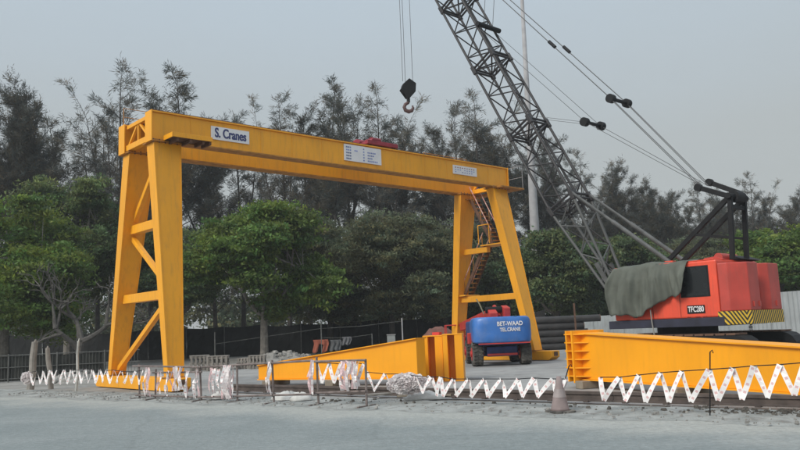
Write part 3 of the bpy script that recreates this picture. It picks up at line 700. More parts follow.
for z in (1.15, 1.7):
    for y in (6.62, 7.48): obj('basket_rail', MB().tube([(-1.72, y, z), (.02, y, z)], .025, 6), redl, bl)
    for x in (-1.72, .02): obj('basket_rail', MB().tube([(x, 6.62, z), (x, 7.48, z)], .025, 6), redl, bl)
obj('control_box', MB().box(-1.3, -1.0, -.02+.6, .95, .9, 1.35), redl, bl, bev=.03)

# ------------------------------------------------------------------ tapered girders lying on the ground
def lying(name, label, A, u, length, h0, h1, wd, z0, side, ribs_h, m):
    """A: near bottom corner of the tall end, u: along the girder, side: unit vector across it (away)"""
    th_ = math.atan2(u[1], u[0]); t_ = thing(name, label, 'steel girder', (A[0], A[1], 0), th_, None)
    loc_side = 1 if (u[0]*side[1]-u[1]*side[0]) > 0 else -1
    y0, y1 = (0, wd) if loc_side > 0 else (-wd, 0)
    body = obj('web', MB().hexa([(.12, y0+.03, z0+.03), (length, y0+.03, z0+.03), (length, y1-.03, z0+.03), (.12, y1-.03, z0+.03), (.12, y0+.03, z0+h0-.03), (length, y0+.03, z0+h1-.03), (length, y1-.03, z0+h1-.03), (.12, y1-.03, z0+h0-.03)]), m, t_, bev=.008)
    obj('bottom_flange', MB().box(.1, length, y0-.04, y1+.04, z0, z0+.028), m, t_)
    obj('top_flange', MB().beam((.1, (y0+y1)/2, z0+h0-.012), (length, (y0+y1)/2, z0+h1-.012), wd+.08, .03), m, t_)
    return t_, y0, y1
# right girder, with a ribbed bolted end
A = gnd(575, 379.5, .2); B = gnd(800, 395, .2); u = (B-A); u[2] = 0; u /= np.linalg.norm(u); sd2 = np.array([-u[1], u[0], 0])
LR = float(np.linalg.norm((B-A)[:2]))
hR0 = 45.5/F*A[1]; hR1 = 47/F*B[1]; full = 11.5; hR2 = hR0+(hR1-hR0)*full/LR
tg, ya, yb = lying('tapered_girder', 'yellow tapered girder lying before the red crane with a ribbed flanged end', A, u, full, hR0, hR2, .56, .2, sd2, 0, yel2)
obj('end_flange', MB().box(-.02, .03, ya-.2, yb+.2, .16, .2+hR0+.05), yel2, tg, bev=.006)
obj('end_flange', MB().box(.26, .31, ya-.24, yb+.2, .14, .2+hR0+.05), yel2, tg, bev=.006)
for k in range(6):
    zz = .3+k*(hR0-.14)/5
    obj('rib', MB().box(.032, .258, ya-.2, ya+.02, zz-.014, zz+.014), yel2, tg)
    obj('rib', MB().prism([(.312, ya-.2), (.312, ya+.02), (.62, ya+.025)], .028, 2, zz-.014), yel2, tg)
    obj('rib', MB().box(-.12, -.022, ya-.16, ya+.25, zz-.014, zz+.014), yel2, tg)
obj('end_web', MB().box(-.13, -.024, ya+.25, ya+.29, .2, .2+hR0), yel2, tg)
for k in range(5):
    for yy in (ya-.12,): obj('flange_bolt', MB().tube([(-.06, yy, .42+k*.22), (.0, yy, .42+k*.22)], .022, 6), rust_and_shade, tg)
for k, s_ in enumerate((.5, 3.6, 7.6, 11.0)):
    c = A+u*s_; o = obj('timber_block', MB().box(-.14, .14, -.55, .55, .012, .199), wood, None, bev=.012); o.location = (c[0]-u[1]*.28*(1 if ya == 0 else -1), c[1]+u[0]*.28*(1 if ya == 0 else -1), 0); o.rotation_euler = (0, 0, math.atan2(u[1], u[0]))
    tag(o, ['short timber block under the ribbed flange end of the yellow girder', 'timber block under the flanged girder, second from its ribbed end', 'timber block under the flanged girder, third from its ribbed end', 'timber block under the narrow end of the flanged girder'][k], 'timber block', 'timber blocks under the flanged girder')
# left girder with a deep pocketed end
A = gnd(421, 379, .2); B = gnd(258, 380, .2); u = (B-A); u[2] = 0; LL = float(np.linalg.norm(u)); u /= LL; sd2 = np.array([u[1], -u[0], 0])
if sd2[1] < 0: sd2 = -sd2
hL0 = 40/F*A[1]; hL1 = 14.5/F*B[1]
tg2, ya, yb = lying('tapered_girder', 'yellow tapered girder with pocketed end lying between the barriers and boom lift', A, u, LL, hL0, hL1, .6, .2, sd2, 0, yel2)
Ae = gnd(426, 379.5, .06); ve = np.array([math.cos(-.16), math.sin(-.16), 0]); ne = np.array([-ve[1], ve[0], 0]); UW = 19*Ae[1]/F; Ae = Ae-ne*.30
def el(s, d, z):               # end block coordinates -> girder local
    P = Ae+ve*s+ne*d-A; return (P[0]*u[0]+P[1]*u[1], -P[0]*u[1]+P[1]*u[0], z)
def ebox(nm, s0, s1, d0, d1, z0, z1, m=yel2):
    o = obj(nm, MB().hexa([el(s0, d0, z0), el(s1, d0, z0), el(s1, d1, z0), el(s0, d1, z0), el(s0, d0, z1), el(s1, d0, z1), el(s1, d1, z1), el(s0, d1, z1)]), m, tg2, bev=.006); return o
h_ = .14+hL0+.06
for q in (0, 1):
    s0 = q*(UW+.02); dz = .03*q; o0 = -.12*q
    ebox('end_plate', s0, s0+UW, .55+o0, .58+o0, .03, h_+dz)
    ebox('stiffener_plate', s0, s0+.24*UW, o0, .549+o0, .03, h_+dz)
    ebox('stiffener_plate', s0+.60*UW, s0+UW, o0, .549+o0, .03, h_+dz)
    ebox('top_cap', s0-.01, s0+UW+.008, -.01+o0, .58+o0, h_+dz+.001, h_+dz+.035)
    ebox('bottom_cap', s0-.01, s0+UW+.008, -.01+o0, .58+o0, .008, .029)
obj('lifting_shackle', MB().box(*sorted((el(.3, .3, 0)[0], el(.55, .3, 0)[0])), *sorted((el(.3, .3, 0)[1]-.1, el(.3, .3, 0)[1]+.1)), h_+.042, h_+.13), redl, tg2)
for k, s_ in enumerate((.6, 3.0, LL-.5)):
    c = A+u*s_+sd2*.3; o = obj('timber_block', MB().box(-.14, .14, -.55, .55, .012, .199), wood, None, bev=.012); o.location = (c[0], c[1], 0); o.rotation_euler = (0, 0, math.atan2(u[1], u[0]))
    tag(o, ['timber block under the tall end of the pocketed yellow girder', 'timber block under the middle of the pocketed yellow girder', 'timber block under the narrow tip of the pocketed yellow girder'][k], 'timber block', 'timber blocks under the pocketed girder')
# ------------------------------------------------------------------ crane rail
ra = gnd(230, 393); rb = gnd(800, 411); rv = rb-ra; rv[2] = 0; rlen = float(np.linalg.norm(rv)); rv /= rlen
rl = thing('crane_rail', 'rusty steel runway rail along the concrete road verge', 'rail', (ra[0], ra[1], 0), math.atan2(rv[1], rv[0]))
prof = [(-.10, .0), (.10, .0), (.10, .025), (.03, .045), (.03, .12), (.06, .135), (.06, .19), (-.06, .19), (-.06, .135), (-.03, .12), (-.03, .045), (-.10, .025)]
for k in range(3):
    obj('rail_length', MB().prism(prof, 5.99, 0, k*6.0-.2), mat('dull_rail_steel', (.085, .066, .058), .75, .2, 5, bump=.2), rl)
    rl.children[-1].location = (0, 0, .065)
for k in range(22): obj('rail_clip', MB().box(k*.8, k*.8+.1, -.13, .13, .05, .085), MATS['dull_rail_steel'], rl)

# ------------------------------------------------------------------ barriers and tape
mt_ = bpy.data.materials.new('hazard_tape'); mt_.use_nodes = True; n = mt_.node_tree.nodes; l = mt_.node_tree.links; b_ = n['Principled BSDF']
uvn = n.new('ShaderNodeUVMap'); sp = n.new('ShaderNodeSeparateXYZ'); l.new(uvn.outputs[0], sp.inputs[0])
sv = mth('FRACT', mth('MULTIPLY', sp.outputs[0], 7.5), None); k1 = mth('LESS_THAN', sv, .30); vv = mth('ABSOLUTE', mth('SUBTRACT', sp.outputs[1], .5), None)
k1 = mth('MULTIPLY', k1, mth('LESS_THAN', vv, .26)); nn = n.new('ShaderNodeTexNoise'); nn.inputs['Scale'].default_value = 9; tcx = n.new('ShaderNodeTexCoord'); l.new(tcx.outputs['Object'], nn.inputs['Vector'])
k1 = mth('MULTIPLY', k1, mth('MULTIPLY_ADD', nn.outputs[0], 1.1))
mi = n.new('ShaderNodeMix'); mi.data_type = 'RGBA'; l.new(k1, mi.inputs[0]); mi.inputs[6].default_value = (.84, .82, .82, 1); mi.inputs[7].default_value = (.70, .46, .46, 1)
l.new(mi.outputs[2], b_.inputs['Base Color']); b_.inputs['Roughness'].default_value = .45
def ribbon(pts, wd, nrm, jitter=.012, tw=.15):
    """separate straight runs of tape between points, lying roughly in the plane with normal nrm"""
    vs, fs, uv = [], [], []; nrm = np.array(nrm, float); dist = 0
    for k in range(len(pts)-1):
        a = np.array(pts[k]); b = np.array(pts[k+1]); d = b-a; ln = np.linalg.norm(d); d /= ln
        sdv = np.cross(nrm, d); sdv /= np.linalg.norm(sdv); off = nrm*(jitter if k % 2 else -jitter)
        NS = 5; base = len(vs)
        sag = random.uniform(-.03, .03); ph0 = random.uniform(0, 6.28)
        for q in range(NS+1):
            t = q/NS; ang_ = tw*3*math.sin(t*2.6+ph0); ww = sdv*math.cos(ang_)+nrm*math.sin(ang_)
            c = a+(b-a)*t+off+nrm*sag*math.sin(t*3.14)
            vs += [tuple(c-ww*wd/2), tuple(c+ww*wd/2)]; uv += [(dist+ln*t, 0), (dist+ln*t, 1)]
        for q in range(NS): fs.append((base+2*q, base+2*q+2, base+2*q+3, base+2*q+1))
        dist += ln
    return vs, fs, uv
def tape_obj(name, R, m=None, parent=None):
    vs, fs, uv = R; me = bpy.data.meshes.new(name); me.from_pydata(vs, [], fs); u = me.uv_layers.new(name='UVMap')
    for p in me.polygons:
        for li in p.loop_indices: u.data[li].uv = uv[me.loops[li].vertex_index]
    me.materials.append(m or mt_); o = bpy.data.objects.new(name, me); COL.objects.link(o)
    if parent: o.parent = parent
    return o
def vplane(P, Q_):
    d = Q_-P; d[2] = 0; d /= np.linalg.norm(d); nn_ = np.array([d[1], -d[0], 0.]);
    return nn_ if nn_[1] < 0 else -nn_
def zig(name, label, P, Q_, pix, wd, group=None):
    nv = vplane(P, Q_); pts = [onpl(x, y, P, nv) for x, y in pix]
    t_ = thing(name, label, 'barrier tape', (pts[0][0], pts[0][1], 0)); o_ = np.array([pts[0][0], pts[0][1], 0])
    tape_obj('tape', ribbon([p-o_ for p in pts], wd, nv), None, t_)
    pk = [p-o_ for i, p in enumerate(pts) if (pix[i][1] < np.mean([q[1] for q in pix]))]
    obj('line', MB().tube([p+np.array([0, 0, .0])+nv*.0 for p in pk], .009, 5), dark, t_)
    return t_, nv
# right-hand run
PR0, PR1 = gnd(561, 412), gnd(710, 418)
zz = [(185, 207), (197, 278), (243, 207), (262, 280), (303, 200), (325, 283), (370, 193), (397, 283), (435, 188), (465, 282), (520, 183), (548, 278), (592, 178), (622, 275), (657, 172), (700, 270), (738, 168), (783, 262), (812, 162), (850, 262), (885, 158), (930, 262), (965, 152)]
zig('zigzag_tape', 'white and red tape zigzagging before the girder with the ribbed flange', PR0, PR1, [(540+x/3.077, 310+y/3.077) for x, y in zz], .085)
# middle run
PM0, PM1 = gnd(366, 402), gnd(561, 412)
zz = [(366, 372), (374, 391), (385, 374), (393, 392), (402, 374), (409, 393), (415, 376), (423, 393), (431, 377), (437, 396), (441, 377), (443, 396), (453, 379), (456, 396), (468, 379), (471, 397), (484, 379), (488, 397), (501, 379), (505, 397), (518, 379), (523, 397), (534, 378), (538, 397), (553, 379), (557, 397), (566, 379), (558, 396)]
zig('zigzag_tape', 'white and red tape zigzagging between the pipe barrier and the faded cone', PM0, PM1, zz, .085)
# left run
PL0, PL1 = gnd(40, 394), gnd(143, 400)
zz = []; x = 30.
while x < 138:
    t = (x-30)/108; zz.append((x, 372-2.2*math.sin(t*3.1)+random.uniform(-.6, .6))); zz.append((x+3.2, 384.5-1.5*math.sin(t*3)+random.uniform(-.8, .8))); x += 6.7*(1+.12*t)
zz.append((x, 370))
zig('zigzag_tape', 'white tape zigzagging closely past the gantry sill beam and bare tree', PL0, PL1, zz, .075)
# crumpled bundles
def bundle(name, label, c, rx, ry, rz, nrib, seed, wd=.07, m=None):
    rg = random.Random(seed); t_ = thing(name, label, 'tape bundle', (c[0], c[1], 0)); vs, fs, uv = [], [], []
    for k in range(nrib):
        a0 = rg.random()*6.28; pts = []
        ph = [rg.random()*6.28 for _ in range(3)]; fr = [rg.uniform(.5, 1.6) for _ in range(3)]
        rr = rg.uniform(.25, 1.0)
        for q in range(12):
            s = q/11*4; th_, ps = fr[0]*s*2+ph[0], math.sin(fr[1]*s+ph[1])*1.3; pts.append(np.array([rx*rr*math.cos(th_)*math.cos(ps)+.25*rx*math.sin(ph[2]), ry*rr*math.sin(ps)*.9, c[2]+rz*rr*math.sin(th_)*math.cos(ps)]))
        R = ribbon(pts, wd*rg.uniform(.6, 1.2), (rg.uniform(-.5, .5), -1, rg.uniform(-.5, .5)), .004, .5)
        k0 = len(vs); vs += R[0]; fs += [tuple(i+k0 for i in f) for f in R[1]]; uv += R[2]
    tape_obj('crumpled_tape', (vs, fs, uv), m or tapeplain, t_); return t_
nvM = vplane(PM0, PM1)
def bun(px, py, P, nv, *a, **k):
    c = onpl(px, py, P, nv); return bundle('tape_bundle', a[0], c, *a[1:], **k)
bun(409, 383.5, PM0, nvM, 'big crumpled heap of white tape hanging on the line beside the pipe barrier', .44, .16, .25, 58, 3, wd=.085)
nvL = vplane(PL0, PL1)
bun(26, 378, PL0, nvL, 'white tape knotted in a bundle beside two leaning wooden posts', .22, .12, .24, 22, 4)
# pipe barriers: three frames in a row along the verge
PB0, PB1 = gnd(140, 399.5), gnd(316, 406); nvB = vplane(PB0, PB1)
def bpx(px, py): return onpl(px, py, PB0, nvB)
def barrier(label, posts, rails):
    o_ = gnd(posts[0][0], 399); o_[2] = 0; t_ = thing('pipe_barrier', label, 'barrier', tuple(bpx(posts[0][0], 399)*np.array([1, 1, 0])), 0, None)
    o_ = np.array(t_.location)
    for px, y0, lean in posts:
        a = bpx(px, y0); a = a-o_; b = np.array([a[0]+lean, a[1], .0]); obj('post', MB().tube([b, a], .026, 8), scaf, t_)
        obj('foot', MB().beam(b+nvB*.3+K*.03, b-nvB*.3+K*.03, .05, .05), scaf, t_)
    for x0, y0, x1, y1 in rails:
        obj('rail', MB().tube([bpx(x0, y0)-o_+nvB*.045, bpx(x1, y1)-o_+nvB*.045], .024, 8), scaf, t_)
    return t_
barrier('rusty pipe barrier with hanging tape beside the gantry leg', [(139, 364, .02), (156, 369, -.02), (200, 367, .03)], [(134, 366, 202, 367), (154, 372.5, 203, 372), (137, 395, 204, 397)])
barrier('long rusty pipe barrier before the crates and rubble pile', [(237, 363, .0), (272, 360, .03)], [(203, 367, 314, 360.5), (203, 397, 314, 394)])
barrier('short rusty pipe barrier before the yellow pocketed girder', [(316.5, 357, .02), (365.5, 359, -.01)], [(313, 361.5, 367, 360), (314, 393, 367, 391)])
def hang(px0, px1, y0, y1, nst, label, wd=.06, group='tapes hanging from the pipe barriers'):
    c = bpx((px0+px1)/2, y0); t_ = thing('hanging_tape', label, 'barrier tape', (c[0], c[1], 0), 0, group); o_ = np.array([c[0], c[1], 0])
    for k in range(nst):
        px = px0+(px1-px0)*(k+.5)/nst+random.uniform(-.6, .6); a = bpx(px, y0+random.uniform(-.5, 1.5)); b = bpx(px+random.uniform(-2, 2), y1+random.uniform(-4, 1)); b[2] = max(b[2], .09)
        m_ = (a+b)/2+nvB*random.uniform(-.06, .06); f_ = nvB*(.06+.015*k % .07)
        R = ribbon([a-o_+f_, m_-o_+f_+nvB*.05, b-o_+f_], wd*random.uniform(.7, 1.4), nvB, .003, .4)
        tape_obj('tape', R, random.choice([mt_, tapeplain, tapepink]), t_)
hang(147, 152, 366, 400, 3, 'white tape strands hanging beside the corner post of the rusty barrier')
hang(160, 164, 371, 393, 2, 'thin white tape strand hanging on the barrier before the gantry leg')
hang(168, 172, 371, 396, 2, 'single faded tape strand hanging before the gantry leg base')
hang(175, 186, 366, 392, 9, 'pinkish net of tape strands bunched on the barrier before the gantry leg', .075)
hang(187, 191, 370, 400, 3, 'white tape strands knotted beside the pinkish bunch of tape')
hang(197, 201, 368, 398, 3, 'white tape strands hanging on the joint of two pipe barriers')
hang(212, 222, 368, 396, 6, 'loose white tape strands hanging beside the thick pleated fall of tape')
hang(225, 236, 365, 400, 12, 'thick pleated fall of pinkish white tape on the long barrier', .08)
hang(270.5, 273.5, 361, 395, 3, 'white tape wrapped down the middle post of the long barrier')
hang(312, 317, 359, 394, 5, 'faded tape wrapped round the post of the short barrier')
hang(343, 362, 361, 390, 16, 'dense pinkish curtain of tape on the short barrier', .07)
zig('zigzag_tape', 'white tape zigzagging inside the short rusty pipe barrier frame', PB0, PB1, [(317, 363), (322, 383), (329, 363), (334, 383), (341, 364), (345, 386), (352, 362), (357, 385), (364, 364)], .08)
# thin steel rods carrying the line
for px, y0, y1, lab in ((710, 352, 418, 'thin dark steel rod standing upright behind the right-hand tape and before the flanged girder'), (569, 366, 411, 'thin dark rod leaning beside the faded traffic cone')):
    a = gnd(px if px != 569 else 556, y1); b = onpl(px, y0, a, np.array([0, -1., 0])); o = thing('steel_rod', lab.replace('right-hand ', ''), 'rod', (a[0], a[1], 0))
    obj('rod', MB().tube([(0, 0, 0), tuple(b-a)], .011, 6), dark, o); obj('hook_eye', MB().tube([tuple(b-a), tuple(b-a+np.array([.04, 0, .03])), tuple(b-a+np.array([.05, 0, -.02]))], .009, 5), dark, o)
# faded cone
cp_ = gnd(560.5, 414.5); co = thing('traffic_cone', 'faded grey pink traffic cone on a black base by the road', 'traffic cone', (cp_[0], cp_[1], .03), .3); co.scale = (.9, .9, .92)
obj('base', MB().prism([(.26*math.copysign(abs(math.cos(a))**.5, math.cos(a)), .26*math.copysign(abs(math.sin(a))**.5, math.sin(a))) for a in np.linspace(0, 6.283, 25)[:-1]], .05, 2, 0), rub, co, bev=.01)
obj('cone_body', MB().tube([(0, 0, .05), (.0, 0, .09), (.01, 0, .45), (.02, 0, .70)], [.2, .18, .095, .045], 20), conef, co, smooth=True)
obj('reflective_band', MB().tube([(.007, 0, .30), (.0105, 0, .46)], .137, 20, .10, cap=False), mat('band_dirty_white', (.30, .26, .255), .6, .12, 6), co, smooth=True)
# sacks and planks on the verge
for k, (px, py, sx_, lab) in enumerate(((287, 402, .24, 'dusty white sack slumped on the verge before the long barrier'), (300, 403, .18, 'small dusty sack lying against a larger white sack'), (222, 401, .22, 'flattened white bag at the foot of the thick tape fall'), (424, 402, .3, 'torn pale bag on the verge below the crumpled tape heap'))):
    c = gnd(px, py); mb = MB(); N1, N2 = 8, 14
    vs = [(0, 0, .17)]
    for i in range(1, N1):
        for j in range(N2):
            a = 6.283*j/N2; ph = math.pi*i/N1*.62; r = sx_*math.sin(ph)*(1+.18*math.sin(3*a+k)+.1*random.uniform(-1, 1)); vs.append((r*1.5*math.cos(a), r*.8*math.sin(a), .17*max(0, math.cos(ph))*(1+.3*random.uniform(-1, 1))))
    fs = [(0, 1+j, 1+(j+1) % N2) for j in range(N2)]+[(1+i*N2+j, 1+(i+1)*N2+j, 1+(i+1)*N2+(j+1) % N2, 1+i*N2+(j+1) % N2) for i in range(N1-2) for j in range(N2)]
    o = obj('sack', mb.add(vs, fs), sack, smooth=True); o.location = (c[0], c[1], .06); tag(o, lab, 'sack')
for px0, py0, px1, py1, lab in ((366, 400, 399, 397.5, 'long pale plank lying on the verge below the tape line'), (398, 401, 452, 400, 'thin dark plank lying in the verge rubble below the zigzag tape')):
    a = gnd(px0, py0); b = gnd(px1, py1); o = obj('plank', MB().beam(a*0, b-a, .16, .045), woodp if 'pale' in lab else wood, bev=.006); o.location = (a[0], a[1], .115); tag(o, lab, 'plank')

# ------------------------------------------------------------------ things behind the crane
# pipes
py_ = 46.
def pipe_row(k, y0, x0, x1, lab, r=.205):
    o = thing('steel_pipe', lab, 'pipe', (x0, y0, r+k*.395))
    obj('pipe_wall', MB().tube([(0, 0, 0), (x1-x0, .25, 0)], r, 18, cap=False), pipem, o, smooth=True)
    obj('pipe_bore', MB().tube([(0.01, 0, 0), (x1-x0-.01, .25, 0)], r*.93, 18, cap=False), dark, o, smooth=True)
    for xx, yy in ((0, 0), (x1-x0, .25)):
        obj('pipe_rim', MB().tube([(xx-.015, yy, 0), (xx+.015, yy, 0)], r+.006, 18, cap=False), rust_and_shade, o)
rows = ['lowest dark steel pipe of the stack behind the gantry leg', 'second dark pipe up in the stack behind the gantry leg', 'third dark pipe up in the stack behind the gantry leg', 'fourth dark pipe up in the stack behind the gantry leg', 'topmost and longest dark pipe of the stack behind the gantry leg']
for k in range(5): pipe_row(k, py_, 6.2, [10.7, 10.6, 10.9, 10.7, 11.7][k], rows[k])
for px in (7.2, 10.1):
    o = thing('pipe_stake', 'upright rusty stake holding the pipe stack '+('beside the gantry leg' if px < 8 else 'beside the pale sheet fence'), 'stake', (px, py_-.28, 0), 0, 'stakes holding the pipe stack')
    obj('stake_post', MB().beam((0, 0, 0), (0, 0, 2.7), .09, .09), rust_and_shade, o); obj('stake_foot', MB().box(-.2, .2, -.15, .05, 0, .04), rust_and_shade, o)
# corrugated sheet fence
def corr(x0, x1, h, seg=.06, amp=.022):
    mb = MB(); nx = int((x1-x0)/seg); vs = []
    for i in range(nx+1):
        x = x0+(x1-x0)*i/nx; y = amp*math.sin(i*1.571*1.0)
        vs += [(x, y, .03), (x, y, h)]
    return mb.add(vs, [(2*i, 2*i+2, 2*i+3, 2*i+1) for i in range(nx)])
def sheet_fence(label, P, Q_, h):
    d = np.array(Q_)-np.array(P); ln = float(np.linalg.norm(d)); t_ = thing('corrugated_fence', label, 'fence', (P[0], P[1], 0), math.atan2(d[1], d[0]))
    nn_ = int(ln/1.05); me = corr(0, 1.09, h).mesh('sheet_panel'); me.materials.append(sheet)
    for k in range(nn_):
        o = bpy.data.objects.new('sheet_panel', me); COL.objects.link(o); o.parent = t_; o.location = (k*1.05, .012*(k % 2), random.uniform(-.04, .04)); o.rotation_euler = (0, random.uniform(-.006, .006), 0)
        if k % 2 == 0: obj('post', MB().box(k*1.05-.04, k*1.05+.04, .05, .13, 0, h-.1), rust_and_shade, t_)
    for z in (.5, h-.4): obj('rail', MB().box(0, ln, .045, .049+.04, z, z+.05), rust_and_shade, t_)
sheet_fence('pale corrugated metal sheet fence behind the pipe stack and red crane', (11.0, 49.0), (18.4, 41.5), 1.95)
sheet_fence('tall pale corrugated sheet fence beside the crane counterweight', (16.6, 37.0), (19.2, 30.5), 2.55)
# net fence
nf = [(-44, 62), (-32, 62.5), (-20, 60.5), (-8, 60), (4, 61), (16, 63)]
ft = thing('shade_net_fence', 'long black shade net fence below the tree canopies', 'fence', (nf[0][0], nf[0][1], 0))
fo_ = np.array([nf[0][0], nf[0][1], 0])
for (a0, a1), (b0, b1) in zip(nf[:-1], nf[1:]):
    ln = math.hypot(b0-a0, b1-a1); m_ = int(round(ln/3))
    for k in range(m_):
        P = np.array([a0+(b0-a0)*k/m_, a1+(b1-a1)*k/m_, 0])-fo_; Q_ = np.array([a0+(b0-a0)*(k+1)/m_, a1+(b1-a1)*(k+1)/m_, 0])-fo_
        vs = []; NX, NZ = 10, 5; h0 = 2.35+random.uniform(-.1, .1); h1 = 2.35+random.uniform(-.1, .1)
        for i in range(NX+1):
            for j in range(NZ+1):
                t = i/NX; p = P+(Q_-P)*t; hz = (h0+(h1-h0)*t)-.1*math.sin(t*3.14); vs.append((p[0], p[1]+.06*math.sin(t*9+j)+.03*random.uniform(-1, 1), .02+hz*j/NZ))
        obj('net_panel', MB().add(vs, [(i*(NZ+1)+j, (i+1)*(NZ+1)+j, (i+1)*(NZ+1)+j+1, i*(NZ+1)+j+1) for i in range(NX) for j in range(NZ)]), netm, ft)
        obj('post', MB().tube([P+np.array([0, -.12, 0]), P+np.array([0, -.12, 2.5])], .04, 6), wirem, ft)
# picket fence on the far left
P = np.array([-21.5, 33.4, 0]); Q_ = np.array([-12.4, 36.2, 0]); d = Q_-P; ln = float(np.linalg.norm(d))
wf = thing('wire_fence', 'grey wire fence of thin upright bars behind the leaning posts', 'fence', tuple(P), math.atan2(d[1], d[0]))
for k in range(int(ln/2)+1): obj('post', MB().tube([(k*2, 0, 0), (k*2, 0, 1.25)], .035, 8), wirem, wf)
for z in (.15, .65, 1.18): obj('rail', MB().tube([(0, 0, z), (ln, 0, z)], .02, 6), wirem, wf)
for k in range(int(ln/2)):
    obj('net_panel', MB().add([(k*2+2*i/8, .06+.02*math.sin(i*1.3+k), z) for i in range(9) for z in (.04, 1.12)], [(2*i, 2*i+2, 2*i+3, 2*i+1) for i in range(8)]), mat('dusty_dark_net', (.035, .038, .034), .95, .3, 2), wf)
for k in range(int(ln/.14)): bar('upright_bar', (.07+k*.14, .03, .05), (.07+k*.14, .03, 1.22), .010, wirem, wf, 5)
# leaning posts and pole on the left
def post(label, px0, py0, px1, py1, r, m):
    a = gnd(px0, py0); b = onpl(px1, py1, a, np.array([0, -1., 0])); o = thing('wooden_post', label, 'post', (a[0], a[1], 0)); v = b-a
    obj('shaft', MB().tube([(0, 0, 0), tuple(v*.33+np.array([.03, 0, 0])), tuple(v*.7+np.array([-.02, .02, 0])), tuple(v)], [r, r*.95, r*.9, r*.82], 9), m, o)
    obj('split_top', MB().tube([tuple(v*.97), tuple(v*1.05+np.array([.02, 0, 0]))], [r*.6, r*.25], 6), m, o)
post('thick weathered post leaning beside the knotted tape bundle', 30, 391, 35, 342, .13, woodp)
post('shorter pale post leaning between the thick post and bare tree', 51, 389, 47.5, 348, .095, woodp)
post('thin whitish pole standing before the trunk of the bare tree', 76, 392, 78.5, 341, .045, mat('white_lime', (.5, .5, .47), .9, .15, 5))
# crates
def crate(label, px, py, wd, dp, h, rz):
    c = gnd(px, py); o = thing('wooden_crate', label, 'crate', (c[0], c[1], 0), rz)
    for z in (.08, h*.5, h-.06):
        for y in (0, dp): obj('slat', MB().box(-wd/2, wd/2, y-.012, y+.012, z-.05, z+.05), woodp, o)
        for x in (-wd/2, wd/2): obj('slat', MB().box(x-.012, x+.012, .014, dp-.014, z-.05, z+.05), woodp, o)
    for k in range(5):
        x = -wd/2+.06+k*(wd-.12)/4
        for y in (-.03, dp+.03): obj('batten', MB().box(x-.04, x+.04, y-.015, y+.015, 0, h), woodp, o)
    obj('lid', MB().box(-wd/2-.02, wd/2+.02, -.05, dp+.05, h+.002, h+.03), woodp, o)
crate('pale slatted crate standing beyond the gantry leg', 200, 371, .9, .8, .72, .3)
crate('wider pale slatted crate beside the rubble pile', 217, 371, 1.0, .8, .68, .12)
crate('small brown slatted crate beside the tree trunk', 245, 369, .75, .6, .5, -.2)
crate('reddish slatted crate between the tree trunk and rubble pile', 257, 369, .8, .7, .62, .1)
# rubble pile
def pile(px0, px1, py, h, n, label, seed):
    a = gnd(px0, py); b = gnd(px1, py); rg = random.Random(seed); c = (a+b)/2; hw = np.linalg.norm(b-a)/2
    def ar():
        t = random.gauss(0, .42); t = max(-1, min(1, t)); y = random.gauss(0, .45); z = max(0, h*(1-t*t)*(1-min(1, abs(y)*.7))*random.uniform(.3, 1)); return (t*hw, y*1.2, z)
    core = []; NX, NY = 18, 8
    for i in range(NX+1):
        for j in range(NY+1):
            t = -1+2*i/NX; q = -1+2*j/NY; core.append((t*hw*1.05, q*1.5, max(0, h*.75*(1-t*t)*(1-q*q)*(1+.4*random.uniform(-1, 1)))))
    o = thing('rubble_pile', label, 'rubble', (c[0], c[1], 0))
    obj('mound', MB().add(core, [(i*(NY+1)+j, (i+1)*(NY+1)+j, (i+1)*(NY+1)+j+1, i*(NY+1)+j+1) for i in range(NX) for j in range(NY)]), soil, o)
    q = obj('broken_stone', stones(n, ar, 0, (.08, .22)), stone, o); q['kind'] = 'stuff'
pile(252, 312, 366, .75, 260, 'pale heap of broken concrete behind the pocketed yellow girder', 3)
pile(58, 100, 381, .45, 70, 'low heap of earth and stones round the bare tree', 5)
# washing line
a = gnd(322, 359); b = gnd(356, 356)
wl = thing('washing_line', 'washing line between thin poles before the black net fence', 'washing line', (a[0], a[1], 0))
z1 = at(321, 322, a[1])[2]; q1 = np.array([at(402, 322, a[1])[0]-a[0], 0, 0])
obj('pole', MB().tube([(0, 0, 0), (0, 0, z1)], .035, 6), wirem, wl)
obj('pole', MB().tube([tuple(q1), (q1[0], 0, at(402, 318, a[1])[2])], .04, 6), concp, wl)
obj('pole', MB().tube([(at(215, 350, a[1])[0]-a[0], 0, 0), (at(215, 350, a[1])[0]-a[0], 0, 1.9)], .035, 6), wirem, wl)
tz = at(402, 321, a[1])[2]; tz2 = at(322, 328.5, a[1])[2]
obj('line', MB().tube([(at(215, 345, a[1])[0]-a[0], 0, at(215, 344, a[1])[2]), (0, 0, tz2), (q1[0]*.5, 0, (tz+tz2)/2-.08), (q1[0], 0, tz)], .012, 5), wirem, wl)
lz = at(316, 340, a[1])[2]; xs0 = at(306, 340, a[1])[0]-a[0]; xs1 = at(372, 336, a[1])[0]-a[0]
obj('line', MB().tube([(0, 0, lz+.12), (xs1*.5, -.02, lz+.06), (xs1, 0, lz+.2)], .012, 5), wirem, wl)
obj('pole', MB().tube([(xs1, 0, 0), (xs1, 0, lz+.25)], .03, 6), wirem, wl)
